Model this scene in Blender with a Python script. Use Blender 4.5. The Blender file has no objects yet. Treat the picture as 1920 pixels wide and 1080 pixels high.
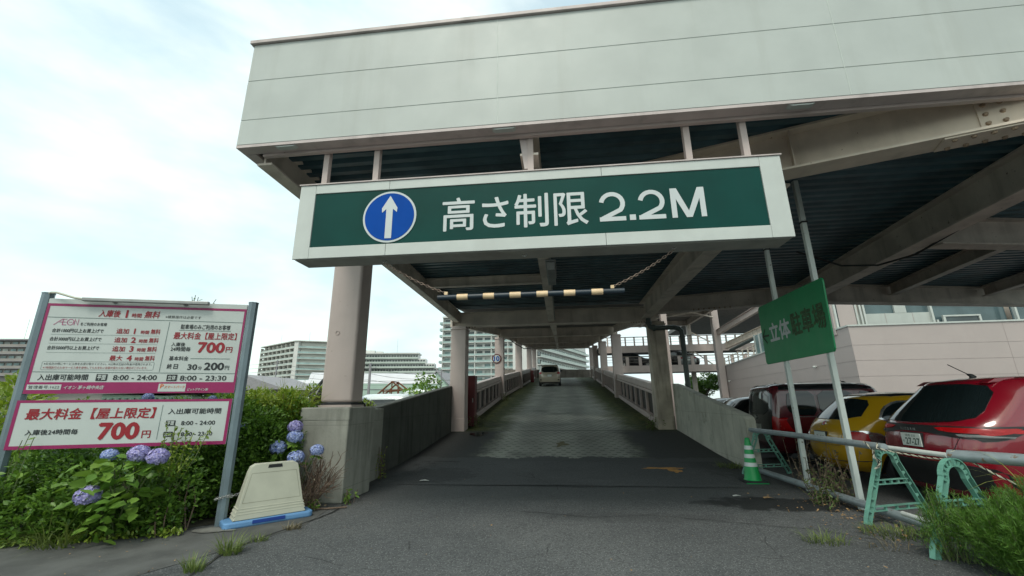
import bpy, bmesh, math, random
from mathutils import Vector, Matrix, noise
from mathutils.bvhtree import BVHTree
sc = bpy.context.scene
col = sc.collection
PI = math.pi
rad = math.radians
V = Vector

# ------------------------------------------------------------------ camera
EYE = 1.4
cd = bpy.data.cameras.new("Camera"); cam = bpy.data.objects.new("Camera", cd); col.objects.link(cam)
cd.sensor_width = 36; cd.lens = 36*793/1920; cd.clip_start = 0.05; cd.clip_end = 3000
cam.matrix_world = Matrix.Translation((0, 0, EYE)) @ Matrix.Rotation(rad(6.3), 4, 'Z') @ Matrix.Rotation(rad(90+15.2), 4, 'X') @ Matrix.Rotation(rad(-0.65), 4, 'Z')
sc.camera = cam
# ------------------------------------------------------------------ light
SUN_EL, SUN_AZ = rad(55), rad(192)          # azimuth clockwise from +y: high behind the camera
world = bpy.data.worlds.new("World"); sc.world = world; world.use_nodes = True
nt = world.node_tree; nt.nodes.clear(); L = nt.links
def wn(t, **k):
    n = nt.nodes.new(t)
    for a, b in k.items(): setattr(n, a, b)
    return n
sky = wn('ShaderNodeTexSky', sky_type='NISHITA', sun_disc=False, sun_elevation=SUN_EL, sun_rotation=SUN_AZ, air_density=1.0, dust_density=2.0, ozone_density=1.0)
tint = wn('ShaderNodeMix', data_type='RGBA', blend_type='MULTIPLY'); tint.inputs[0].default_value = 1
tint.inputs[7].default_value = (2.1, 2.05, 1.45, 1)
L.new(sky.outputs[0], tint.inputs[6])
tc = wn('ShaderNodeTexCoord')
mp = wn('ShaderNodeMapping'); mp.inputs['Scale'].default_value = (1, 1, 2.6); mp.inputs['Location'].default_value = (1.3, 0.4, 0.2)
L.new(tc.outputs['Generated'], mp.inputs[0])
n1 = wn('ShaderNodeTexNoise'); n1.inputs['Scale'].default_value = 2.3; n1.inputs['Detail'].default_value = 7; n1.inputs['Roughness'].default_value = .55; n1.inputs['Distortion'].default_value = .3
L.new(mp.outputs[0], n1.inputs[0])
r1 = wn('ShaderNodeValToRGB'); r1.color_ramp.elements[0].position = .34; r1.color_ramp.elements[1].position = .56
r1.color_ramp.elements[0].color = (.45, .45, .45, 1)
L.new(n1.outputs[0], r1.inputs[0])
n2 = wn('ShaderNodeTexNoise'); n2.inputs['Scale'].default_value = 4.5; n2.inputs['Detail'].default_value = 5
L.new(mp.outputs[0], n2.inputs[0])
r2 = wn('ShaderNodeValToRGB'); r2.color_ramp.elements[0].position = .3; r2.color_ramp.elements[1].position = .62
r2.color_ramp.elements[0].color = (3.5, 4.6, 4.9, 1); r2.color_ramp.elements[1].color = (4.9, 5.5, 5.45, 1)
L.new(n2.outputs[0], r2.inputs[0])
mx = wn('ShaderNodeMix', data_type='RGBA')
L.new(r1.outputs[0], mx.inputs[0]); L.new(tint.outputs[2], mx.inputs[6]); L.new(r2.outputs[0], mx.inputs[7])
bg = wn('ShaderNodeBackground'); bg.inputs[1].default_value = .1
L.new(mx.outputs[2], bg.inputs[0])
wo = wn('ShaderNodeOutputWorld'); L.new(bg.outputs[0], wo.inputs[0])
sd = bpy.data.lights.new("Sun", 'SUN'); sd.energy = .8; sd.angle = rad(18); sd.color = (1, .97, .9)
sun = bpy.data.objects.new("Sun", sd); col.objects.link(sun)
sv = V((math.sin(SUN_AZ)*math.cos(SUN_EL), math.cos(SUN_AZ)*math.cos(SUN_EL), math.sin(SUN_EL)))
sun.rotation_euler = sv.to_track_quat('Z', 'Y').to_euler()
sc.view_settings.view_transform = 'Standard'; sc.view_settings.look = 'None'
sc.view_settings.exposure = 1.05; sc.view_settings.gamma = 1
sc.cycles.max_bounces = 6; sc.cycles.use_denoising = True

# ------------------------------------------------------------------ materials
def new_mat(name):
    m = bpy.data.materials.new(name); m.use_nodes = True
    return m, m.node_tree, m.node_tree.nodes['Principled BSDF']
def mixrgb(t, fac, a, b, blend='MIX'):
    n = t.nodes.new('ShaderNodeMix'); n.data_type = 'RGBA'; n.blend_type = blend
    for sock, v in ((n.inputs[0], fac), (n.inputs[6], a), (n.inputs[7], b)):
        if hasattr(v, 'links') or isinstance(v, bpy.types.NodeSocket): t.links.new(v, sock)
        elif isinstance(v, (int, float)): sock.default_value = v
        else: sock.default_value = (*v[:3], 1)
    return n.outputs[2]
def mth(t, op, a, b=None, c=None, clamp=False):
    n = t.nodes.new('ShaderNodeMath'); n.operation = op; n.use_clamp = clamp
    for i, v in enumerate((a, b, c)):
        if v is None: continue
        if isinstance(v, bpy.types.NodeSocket): t.links.new(v, n.inputs[i])
        else: n.inputs[i].default_value = v
    return n.outputs[0]
def ss(t, x, lo, hi):
    n = t.nodes.new('ShaderNodeMapRange'); n.interpolation_type = 'SMOOTHSTEP'
    t.links.new(x, n.inputs[0]); n.inputs[1].default_value = lo; n.inputs[2].default_value = hi
    return n.outputs[0]
def pos(t): return t.nodes.new('ShaderNodeNewGeometry').outputs['Position']
def nz(t, scale, detail=4, rough=.55, vec=None, sv=None):
    n = t.nodes.new('ShaderNodeTexNoise'); n.inputs['Scale'].default_value = scale; n.inputs['Detail'].default_value = detail; n.inputs['Roughness'].default_value = rough
    p = vec or pos(t)
    if sv:
        mpn = t.nodes.new('ShaderNodeMapping'); mpn.inputs['Scale'].default_value = sv; t.links.new(p, mpn.inputs[0]); p = mpn.outputs[0]
    t.links.new(p, n.inputs['Vector'])
    return n.outputs[0]
def bump(t, b, h, dist=.01, strength=.5):
    n = t.nodes.new('ShaderNodeBump'); n.inputs['Distance'].default_value = dist; n.inputs['Strength'].default_value = strength
    t.links.new(h, n.inputs['Height']); t.links.new(n.outputs[0], b.inputs['Normal'])
def mat(name, c, rough=.6, metal=0, var=.1, scale=4, bmp=0, bscale=60, streak=0, dirt=(.05, .045, .035), spots=0, spotc=(.12, .05, .02), spec=.5, coat=0):
    m, t, b = new_mat(name)
    lo = [x*(1-var) for x in c]; hi = [min(.95, x*(1+var)) for x in c]
    cc = mixrgb(t, ss(t, nz(t, scale), .3, .7), lo, hi)
    if streak:
        s = ss(t, nz(t, 1, 5, .6, sv=(3.2, 3.2, .3)), .5, .72)
        cc = mixrgb(t, mth(t, 'MULTIPLY', s, streak), cc, dirt)
    if spots:
        s = ss(t, nz(t, 14, 6, .65), 1-spots-.06, 1-spots)
        cc = mixrgb(t, s, cc, spotc)
    t.links.new(cc, b.inputs['Base Color'])
    rr = mth(t, 'ADD', mth(t, 'MULTIPLY', nz(t, scale*3), .2), rough-.1, clamp=True)
    t.links.new(rr, b.inputs['Roughness'])
    b.inputs['Metallic'].default_value = metal; b.inputs['Specular IOR Level'].default_value = spec
    if coat: b.inputs['Coat Weight'].default_value = coat; b.inputs['Coat Roughness'].default_value = .04
    if bmp: bump(t, b, nz(t, bscale, 5), bmp, .6)
    return m
def leafmat(name, c1, c2, trans=.35):
    m, t, b = new_mat(name)
    g = t.nodes.new('ShaderNodeNewGeometry')
    f = mth(t, 'MULTIPLY_ADD', g.outputs['Random Per Island'], .75, mth(t, 'MULTIPLY', nz(t, 2.2), .3), clamp=True)
    cc = mixrgb(t, f, c1, c2)
    t.links.new(cc, b.inputs['Base Color']); b.inputs['Roughness'].default_value = .42; b.inputs['Specular IOR Level'].default_value = .45
    tr = t.nodes.new('ShaderNodeBsdfTranslucent'); t.links.new(mixrgb(t, 1, cc, (1.0, 1.0, .6), 'MULTIPLY'), tr.inputs[0])
    mxs = t.nodes.new('ShaderNodeMixShader'); mxs.inputs[0].default_value = trans
    t.links.new(b.outputs[0], mxs.inputs[1]); t.links.new(tr.outputs[0], mxs.inputs[2])
    t.links.new(mxs.outputs[0], t.nodes['Material Output'].inputs[0])
    return m
M = {}
M['panel'] = mat('panel', (.435, .465, .438), .5, var=.06, scale=1.2, streak=.2, dirt=(.3, .3, .26))
M['frame_white'] = mat('frame_white', (.50, .53, .50), .45, var=.04, streak=.10, dirt=(.3, .29, .25))
M['coping'] = mat('coping', (.50, .43, .41), .5, var=.08, streak=.3)
M['pink'] = mat('pink', (.49, .41, .38), .55, var=.05, scale=1.5, streak=.18, dirt=(.22, .18, .15), spots=.27, spotc=(.25, .18, .13), bmp=.001)
M['pink_wall'] = mat('pink_wall', (.42, .36, .34), .6, var=.03, scale=.6, streak=.06, dirt=(.3, .25, .22))
M['beam'] = mat('beam', (.66, .585, .505), .6, var=.12, scale=2, streak=.3, dirt=(.16, .13, .09), spots=.25, spotc=(.13, .07, .035), bmp=.001)
M['beam_dark'] = mat('beam_dark', (.55, .49, .43), .6, var=.15, scale=2, streak=.3, dirt=(.10, .085, .06), spots=.3, spotc=(.10, .06, .035))
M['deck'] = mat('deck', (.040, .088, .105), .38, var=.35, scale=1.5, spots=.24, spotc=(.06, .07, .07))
M['deck_far'] = mat('deck_far', (.16, .15, .14), .7, var=.2)
M['bolt_paint'] = mat('bolt_paint', (.33, .24, .165), .7, var=.3, scale=20)
M['pad'] = mat('pad', (.15, .15, .135), .9, var=.25, scale=6)
M['rust'] = mat('rust', (.16, .065, .03), .85, var=.4, scale=12)
M['rusty_pink'] = mat('rusty_pink', (.64, .545, .445), .65, var=.08, streak=.15, spots=.27, spotc=(.20, .10, .04))
M['oldcol'] = mat('oldcol', (.44, .385, .31), .7, var=.2, scale=2, streak=.8, dirt=(.05, .042, .035), spots=.27, spotc=(.06, .05, .04), bmp=.003)
M['green_panel'] = mat('green_panel', (.001, .046, .038), .45, spec=.15, var=.12, scale=1.5, streak=.1, dirt=(.02, .05, .05))
M['sign_green'] = mat('sign_green', (.002, .23, .078), .45, var=.06, scale=2)
M['white_letter'] = mat('white_letter', (.52, .56, .56), .5, var=.03)
M['sign_blue'] = mat('sign_blue', (.001, .06, .32), .6, spec=.1, var=.05)
M['white_board'] = mat('white_board', (.45, .49, .47), .45, var=.03)
M['magenta'] = mat('magenta', (.25, .007, .085), .4, var=.05)
M['red_ink'] = mat('red_ink', (.25, .006, .014), .5, var=.03)
M['black_ink'] = mat('black_ink', (.012, .016, .018), .5, var=.03)
M['pink_ink'] = mat('pink_ink', (.34, .02, .13), .5, var=.03)
M['orange_ink'] = mat('orange_ink', (.55, .13, .03), .5, var=.03)
M['line_ink'] = mat('line_ink', (.10, .15, .14), .5, var=.03)
M['fade_ink'] = mat('fade_ink', (.035, .085, .03), .6, var=.5, scale=30)
M['arrow_ink'] = mat('arrow_ink', (.01, .03, .012), .6, var=.2)
M['post_grey'] = mat('post_grey', (.16, .21, .235), .4, metal=.25, var=.1, streak=.3, dirt=(.10, .12, .12))
M['post_white'] = mat('post_white', (.54, .59, .56), .5, var=.06, streak=.25, dirt=(.2, .2, .16), spots=.30, spotc=(.12, .08, .05))
M['pipe_grey'] = mat('pipe_grey', (.27, .315, .33), .4, metal=.2, var=.12, scale=8, spots=.32, spotc=(.2, .13, .08))
M['pipe_white'] = mat('pipe_white', (.55, .58, .55), .4, var=.06, spots=.3, spotc=(.25, .18, .1))
M['teal'] = mat('teal', (.13, .32, .25), .5, var=.12, scale=9, streak=.35, dirt=(.15, .2, .15))
M['cone_green'] = mat('cone_green', (.003, .30, .075), .4, var=.08)
M['reflective'] = mat('reflective', (.62, .66, .66), .35, var=.06)
M['rubber'] = mat('rubber', (.02, .022, .024), .75, var=.3)
M['navy'] = mat('navy', (.012, .025, .038), .4, var=.15, streak=.2)
M['yellow_band'] = mat('yellow_band', (.74, .54, .33), .45, var=.1, streak=.25, dirt=(.45, .3, .12))
M['chain'] = mat('chain', (.20, .15, .12), .5, metal=.5, var=.3, scale=30)
M['cream'] = mat('cream', (.46, .465, .375), .5, var=.06, streak=.25, dirt=(.3, .29, .2))
M['base_blue'] = mat('base_blue', (.12, .27, .49), .5, var=.08)
M['deep_blue'] = mat('deep_blue', (.012, .05, .27), .45, var=.08)
M['red_box'] = mat('red_box', (.10, .007, .009), .45, var=.12, streak=.2)
M['drain'] = mat('drain', (.075, .095, .088), .55, var=.2, streak=.3)
M['cable'] = mat('cable', (.012, .013, .014), .6)
M['galv'] = mat('galv', (.3, .31, .3), .45, metal=.5, var=.15)
M['rope_y'] = mat('rope_y', (.48, .46, .36), .7, var=.1)
M['rope_k'] = mat('rope_k', (.03, .03, .03), .8)
M['twig'] = mat('twig', (.13, .09, .065), .85, var=.25, scale=20)
M['stem'] = mat('stem', (.10, .13, .05), .7, var=.2)
M['deadleaf'] = mat('deadleaf', (.32, .20, .09), .8, var=.4, scale=30)
M['litter_white'] = mat('litter_white', (.6, .62, .58), .7)
M['ochre'] = mat('ochre', (.50, .25, .06), .8, var=.3, scale=20)
# buildings far away
M['apt_a'] = mat('apt_a', (.52, .52, .47), .7, var=.05, scale=.2)
M['apt_b'] = mat('apt_b', (.60, .60, .57), .7, var=.05, scale=.2)
M['apt_d'] = mat('apt_d', (.27, .25, .23), .7, var=.08, scale=.2)
M['rail_green'] = mat('rail_green', (.30, .41, .39), .3, var=.15, scale=.3)
M['rail_pale'] = mat('rail_pale', (.46, .52, .47), .5, var=.06, scale=.3)
M['win_dark'] = mat('win_dark', (.05, .065, .07), .15, var=.5, scale=.35)
M['win_light'] = mat('win_light', (.34, .36, .33), .3, var=.3, scale=.4)
M['win_mid'] = mat('win_mid', (.16, .24, .24), .15, var=.5, scale=.3)
M['store_glass'] = mat('store_glass', (.075, .115, .125), .12, var=.2, scale=.8)
M['shed_roof'] = mat('shed_roof', (.58, .57, .58), .5, var=.05, scale=.5)
M['shed_wall'] = mat('shed_wall', (.42, .55, .46), .5, var=.08, scale=.5)
M['roof_grey'] = mat('roof_grey', (.26, .25, .26), .7, var=.1)
# vehicles
def paint(name, c, var=.04):
    m = mat(name, c, .22, var=var, scale=1.2, coat=1.0); return m
M['car_red'] = paint('car_red', (.19, .003, .012))
M['car_maroon'] = paint('car_maroon', (.085, .006, .012))
M['car_yellow'] = paint('car_yellow', (.44, .25, .008))
M['car_black'] = paint('car_black', (.010, .011, .013))
M['car_beige'] = paint('car_beige', (.42, .37, .29))
M['car_white'] = paint('car_white', (.68, .74, .74))
M['car_silver'] = paint('car_silver', (.33, .36, .36))
M['car_glass'] = mat('car_glass', (.008, .013, .014), .05, var=.1, spec=.7)
M['trim'] = mat('trim', (.013, .014, .015), .4, var=.2)
M['lamp_red'] = mat('lamp_red', (.36, .004, .006), .25, var=.15)
M['lamp_clear'] = mat('lamp_clear', (.17, .18, .18), .3, var=.2)
M['chrome'] = mat('chrome', (.65, .66, .66), .15, metal=.9, var=.05)
M['plate'] = mat('plate', (.66, .70, .66), .4, var=.03)
M['plate_ink'] = mat('plate_ink', (.015, .06, .035), .5)
# plants
M['hedge'] = leafmat('hedge', (.034, .095, .018), (.19, .34, .05))
M['hedge_light'] = leafmat('hedge_light', (.11, .20, .02), (.33, .42, .06))
M['hyd_leaf'] = leafmat('hyd_leaf', (.085, .20, .03), (.23, .37, .06), .3)
M['grass'] = leafmat('grass', (.07, .13, .03), (.22, .27, .08), .3)
M['grass_tall'] = leafmat('grass_tall', (.22, .29, .05), (.42, .46, .12), .35)
M['feather'] = leafmat('feather', (.05, .15, .02), (.17, .31, .055), .35)
M['weed'] = leafmat('weed', (.055, .11, .03), (.19, .26, .08), .3)
M['dryweed'] = leafmat('dryweed', (.12, .09, .05), (.30, .27, .18), .3)
M['tree'] = leafmat('tree', (.06, .15, .03), (.17, .30, .06), .3)
M['petal_blue'] = leafmat('petal_blue', (.09, .16, .56), (.58, .66, .90), .25)
M['petal_violet'] = leafmat('petal_violet', (.18, .17, .52), (.60, .55, .84), .25)

def asphalt_mat():
    m, t, b = new_mat('asphalt')
    P = pos(t)
    sep = t.nodes.new('ShaderNodeSeparateXYZ'); t.links.new(P, sep.inputs[0]); X, Y = sep.outputs[0], sep.outputs[1]
    big = ss(t, nz(t, .35, 5, .6), .35, .65)
    cc = mixrgb(t, big, (.082, .088, .090), (.118, .124, .124))
    cc = mixrgb(t, mth(t, 'MULTIPLY', ss(t, nz(t, 2.2, 6, .7), .5, .75), .5), cc, (.062, .066, .068))
    v = t.nodes.new('ShaderNodeTexVoronoi'); v.inputs['Scale'].default_value = 70; t.links.new(P, v.inputs['Vector'])
    sepc = t.nodes.new('ShaderNodeSeparateColor'); t.links.new(v.outputs['Color'], sepc.inputs[0])
    st = mth(t, 'MULTIPLY', mth(t, 'LESS_THAN', v.outputs['Distance'], .34), mth(t, 'GREATER_THAN', sepc.outputs[0], .58))
    cc = mixrgb(t, mth(t, 'MULTIPLY', st, .75), cc, (.27, .28, .27))
    cc = mixrgb(t, mth(t, 'MULTIPLY', mth(t, 'LESS_THAN', sepc.outputs[1], .3), .5), cc, (.03, .032, .034))
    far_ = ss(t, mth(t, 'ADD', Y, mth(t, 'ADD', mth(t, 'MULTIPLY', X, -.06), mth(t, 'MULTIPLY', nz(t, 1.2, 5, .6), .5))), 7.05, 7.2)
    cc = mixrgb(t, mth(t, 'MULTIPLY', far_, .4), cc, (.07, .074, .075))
    # stains: oil and damp patches (cx, cy, rx, ry, strength)
    for cx, cy, rx, ry, k in ((3.0, 6.85, 1.0, .46, .97), (2.2, 6.9, .5, .16, .7), (-3.0, 12.5, .9, 2.4, .5), (3.3, 11.0, .7, 2.2, .35), (.9, 6.0, 1.4, .25, .25), (-2.6, 8.9, .9, .8, .35), (-5.2, 3.6, 2.2, .5, .35)):
        dx = mth(t, 'DIVIDE', mth(t, 'SUBTRACT', X, cx), rx); dy = mth(t, 'DIVIDE', mth(t, 'SUBTRACT', Y, cy), ry)
        d = mth(t, 'SQRT', mth(t, 'ADD', mth(t, 'MULTIPLY', dx, dx), mth(t, 'MULTIPLY', dy, dy)))
        d = mth(t, 'ADD', d, mth(t, 'MULTIPLY', mth(t, 'SUBTRACT', nz(t, 4.5, 5, .65), .5), 1.6))
        s = mth(t, 'MULTIPLY', mth(t, 'SUBTRACT', 1.0, ss(t, d, .75, 1.1)), k)
        cc = mixrgb(t, s, cc, (.020, .022, .022))
    # cracks
    wv = t.nodes.new('ShaderNodeMix'); wv.data_type = 'VECTOR'; wv.inputs[0].default_value = .12
    nn = t.nodes.new('ShaderNodeTexNoise'); nn.inputs['Scale'].default_value = 2.5; nn.inputs['Detail'].default_value = 6; t.links.new(P, nn.inputs['Vector'])
    t.links.new(P, wv.inputs[4]); t.links.new(nn.outputs['Color'], wv.inputs[5])
    vc = t.nodes.new('ShaderNodeTexVoronoi'); vc.feature = 'DISTANCE_TO_EDGE'; vc.inputs['Scale'].default_value = .42; t.links.new(wv.outputs[1], vc.inputs['Vector'])
    crack = mth(t, 'MULTIPLY', mth(t, 'LESS_THAN', vc.outputs['Distance'], .0022), mth(t, 'GREATER_THAN', nz(t, .8, 2), .56))
    cc = mixrgb(t, mth(t, 'MULTIPLY', crack, .55), cc, (.018, .018, .017))
    t.links.new(cc, b.inputs['Base Color']); b.inputs['Roughness'].default_value = .85; b.inputs['Specular IOR Level'].default_value = .3
    h = mth(t, 'SUBTRACT', mth(t, 'ADD', nz(t, 110, 3), mth(t, 'MULTIPLY', st, .5)), mth(t, 'MULTIPLY', crack, 2))
    bump(t, b, h, .006, .8)
    return m
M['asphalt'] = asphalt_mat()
M['asphalt_old'] = mat('asphalt_old', (.085, .088, .084), .9, var=.25, scale=2.5, bmp=.004, bscale=120, spots=.33, spotc=(.10, .10, .09))
M['stain_joint'] = mat('joint', (.02, .021, .02), .9, var=.3, scale=8)

def ramp_mat():
    m, t, b = new_mat('ramp_concrete')
    P = pos(t)
    sep = t.nodes.new('ShaderNodeSeparateXYZ'); t.links.new(P, sep.inputs[0]); X, Y = sep.outputs[0], sep.outputs[1]
    cc = mixrgb(t, ss(t, nz(t, .9, 5, .6), .3, .7), (.27, .28, .245), (.36, .37, .32))
    # moulded anti-slip rings, staggered rows
    pr = .25
    vrow = mth(t, 'DIVIDE', Y, pr); row = mth(t, 'FLOOR', vrow)
    off = mth(t, 'MULTIPLY', mth(t, 'MODULO', row, 2.0), .5)
    fu = mth(t, 'SUBTRACT', mth(t, 'FRACT', mth(t, 'ADD', mth(t, 'DIVIDE', mth(t, 'ADD', X, 20.0), pr), off)), .5)
    fv = mth(t, 'SUBTRACT', mth(t, 'FRACT', vrow), .5)
    d = mth(t, 'SQRT', mth(t, 'ADD', mth(t, 'MULTIPLY', fu, fu), mth(t, 'MULTIPLY', fv, fv)))
    ring = mth(t, 'MULTIPLY', mth(t, 'SUBTRACT', 1.0, ss(t, mth(t, 'ABSOLUTE', mth(t, 'SUBTRACT', d, .19)), .05, .11)), mth(t, 'SUBTRACT', 1.0, ss(t, fv, -.10, .04)))
    worn = ss(t, nz(t, 5, 4), .28, .5)
    cc = mixrgb(t, mth(t, 'MULTIPLY', mth(t, 'MULTIPLY', ring, worn), .95), cc, (.022, .024, .022))
    # tyre-darkened lanes
    lane = mth(t, 'ABSOLUTE', mth(t, 'SUBTRACT', mth(t, 'ABSOLUTE', mth(t, 'ADD', X, .1)), .85))
    cc = mixrgb(t, mth(t, 'MULTIPLY', mth(t, 'SUBTRACT', 1.0, ss(t, lane, .1, .6)), .22), cc, (.07, .072, .068))
    # moss and damp along both edges
    ax = mth(t, 'ADD', mth(t, 'ABSOLUTE', mth(t, 'ADD', X, .05)), mth(t, 'MULTIPLY', mth(t, 'SUBTRACT', nz(t, 1.1, 5, .65), .5), 1.6))
    moss = ss(t, ax, 1.55, 2.6)
    cc = mixrgb(t, moss, cc, mixrgb(t, ss(t, nz(t, 5, 5), .35, .65), (.030, .050, .012), (.085, .095, .030)))
    # front joint with the asphalt and the expansion joint
    cc = mixrgb(t, mth(t, 'LESS_THAN', mth(t, 'ABSOLUTE', mth(t, 'SUBTRACT', Y, 14.95)), .03), cc, (.02, .02, .02))
    edge = mth(t, 'ADD', mth(t, 'MULTIPLY', mth(t, 'SUBTRACT', nz(t, 1.6, 6, .7), .5), 1.2), Y)
    dampx = mth(t, 'ADD', mth(t, 'ABSOLUTE', mth(t, 'SUBTRACT', X, -.1)), mth(t, 'MULTIPLY', mth(t, 'SUBTRACT', nz(t, 1.4, 6, .7), .5), 1.5))
    damp = mth(t, 'MULTIPLY', mth(t, 'SUBTRACT', 1.0, ss(t, Y, 14.5, 15.4)), ss(t, dampx, 1.6, 2.3))
    cc = mixrgb(t, damp, cc, (.05, .053, .052))
    cc = mixrgb(t, mth(t, 'MULTIPLY', ss(t, nz(t, .6, 6, .7), .52, .75), .55), cc, (.06, .062, .055))
    torn = mth(t, 'SUBTRACT', 1.0, ss(t, mth(t, 'ADD', edge, mth(t, 'MULTIPLY', mth(t, 'SUBTRACT', nz(t, 9, 4, .7), .5), .35)), 10.95, 11.02))
    cc = mixrgb(t, torn, cc, (.075, .08, .08))
    t.links.new(cc, b.inputs['Base Color']); b.inputs['Roughness'].default_value = .78; b.inputs['Specular IOR Level'].default_value = .3
    bump(t, b, mth(t, 'ADD', mth(t, 'MULTIPLY', ring, -1.0), mth(t, 'MULTIPLY', nz(t, 70, 4), .5)), .012, .8)
    return m
M['ramp'] = ramp_mat()
def concrete_mat(name, c, moss=.5, dark=.6, z0=0, axis='Z', grime=(.03, .03, .025)):
    m, t, b = new_mat(name)
    P = pos(t)
    cc = mixrgb(t, ss(t, nz(t, 1.3, 6, .65), .3, .7), [x*.82 for x in c], [x*1.12 for x in c])
    cc = mixrgb(t, mth(t, 'MULTIPLY', ss(t, nz(t, 1, 6, .65, sv=(4, 4, .45)), .48, .68), dark), cc, grime)
    cc = mixrgb(t, mth(t, 'MULTIPLY', ss(t, nz(t, 1.7, 6, .7), .55, .7), moss), cc, (.07, .085, .05))
    sep = t.nodes.new('ShaderNodeSeparateXYZ'); t.links.new(P, sep.inputs[0])
    # form-board lines
    ln = mth(t, 'LESS_THAN', mth(t, 'ABSOLUTE', mth(t, 'SUBTRACT', mth(t, 'FRACT', mth(t, 'DIVIDE', mth(t, 'ADD', sep.outputs[2], .25), .9)), .5)), .006)
    cc = mixrgb(t, mth(t, 'MULTIPLY', ln, .4), cc, [x*.4 for x in c])
    t.links.new(cc, b.inputs['Base Color']); b.inputs['Roughness'].default_value = .85; b.inputs['Specular IOR Level'].default_value = .3
    bump(t, b, mth(t, 'ADD', nz(t, 35, 6, .65), mth(t, 'MULTIPLY', nz(t, 4, 3), 1.5)), .006, .6)
    return m
M['concrete'] = concrete_mat('concrete', (.30, .30, .26), .25, .45, grime=(.10, .10, .085))
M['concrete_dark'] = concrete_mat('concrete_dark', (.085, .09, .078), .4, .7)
M['concrete_right'] = concrete_mat('concrete_right', (.46, .455, .385), .45, .35, grime=(.12, .12, .09))

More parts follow.
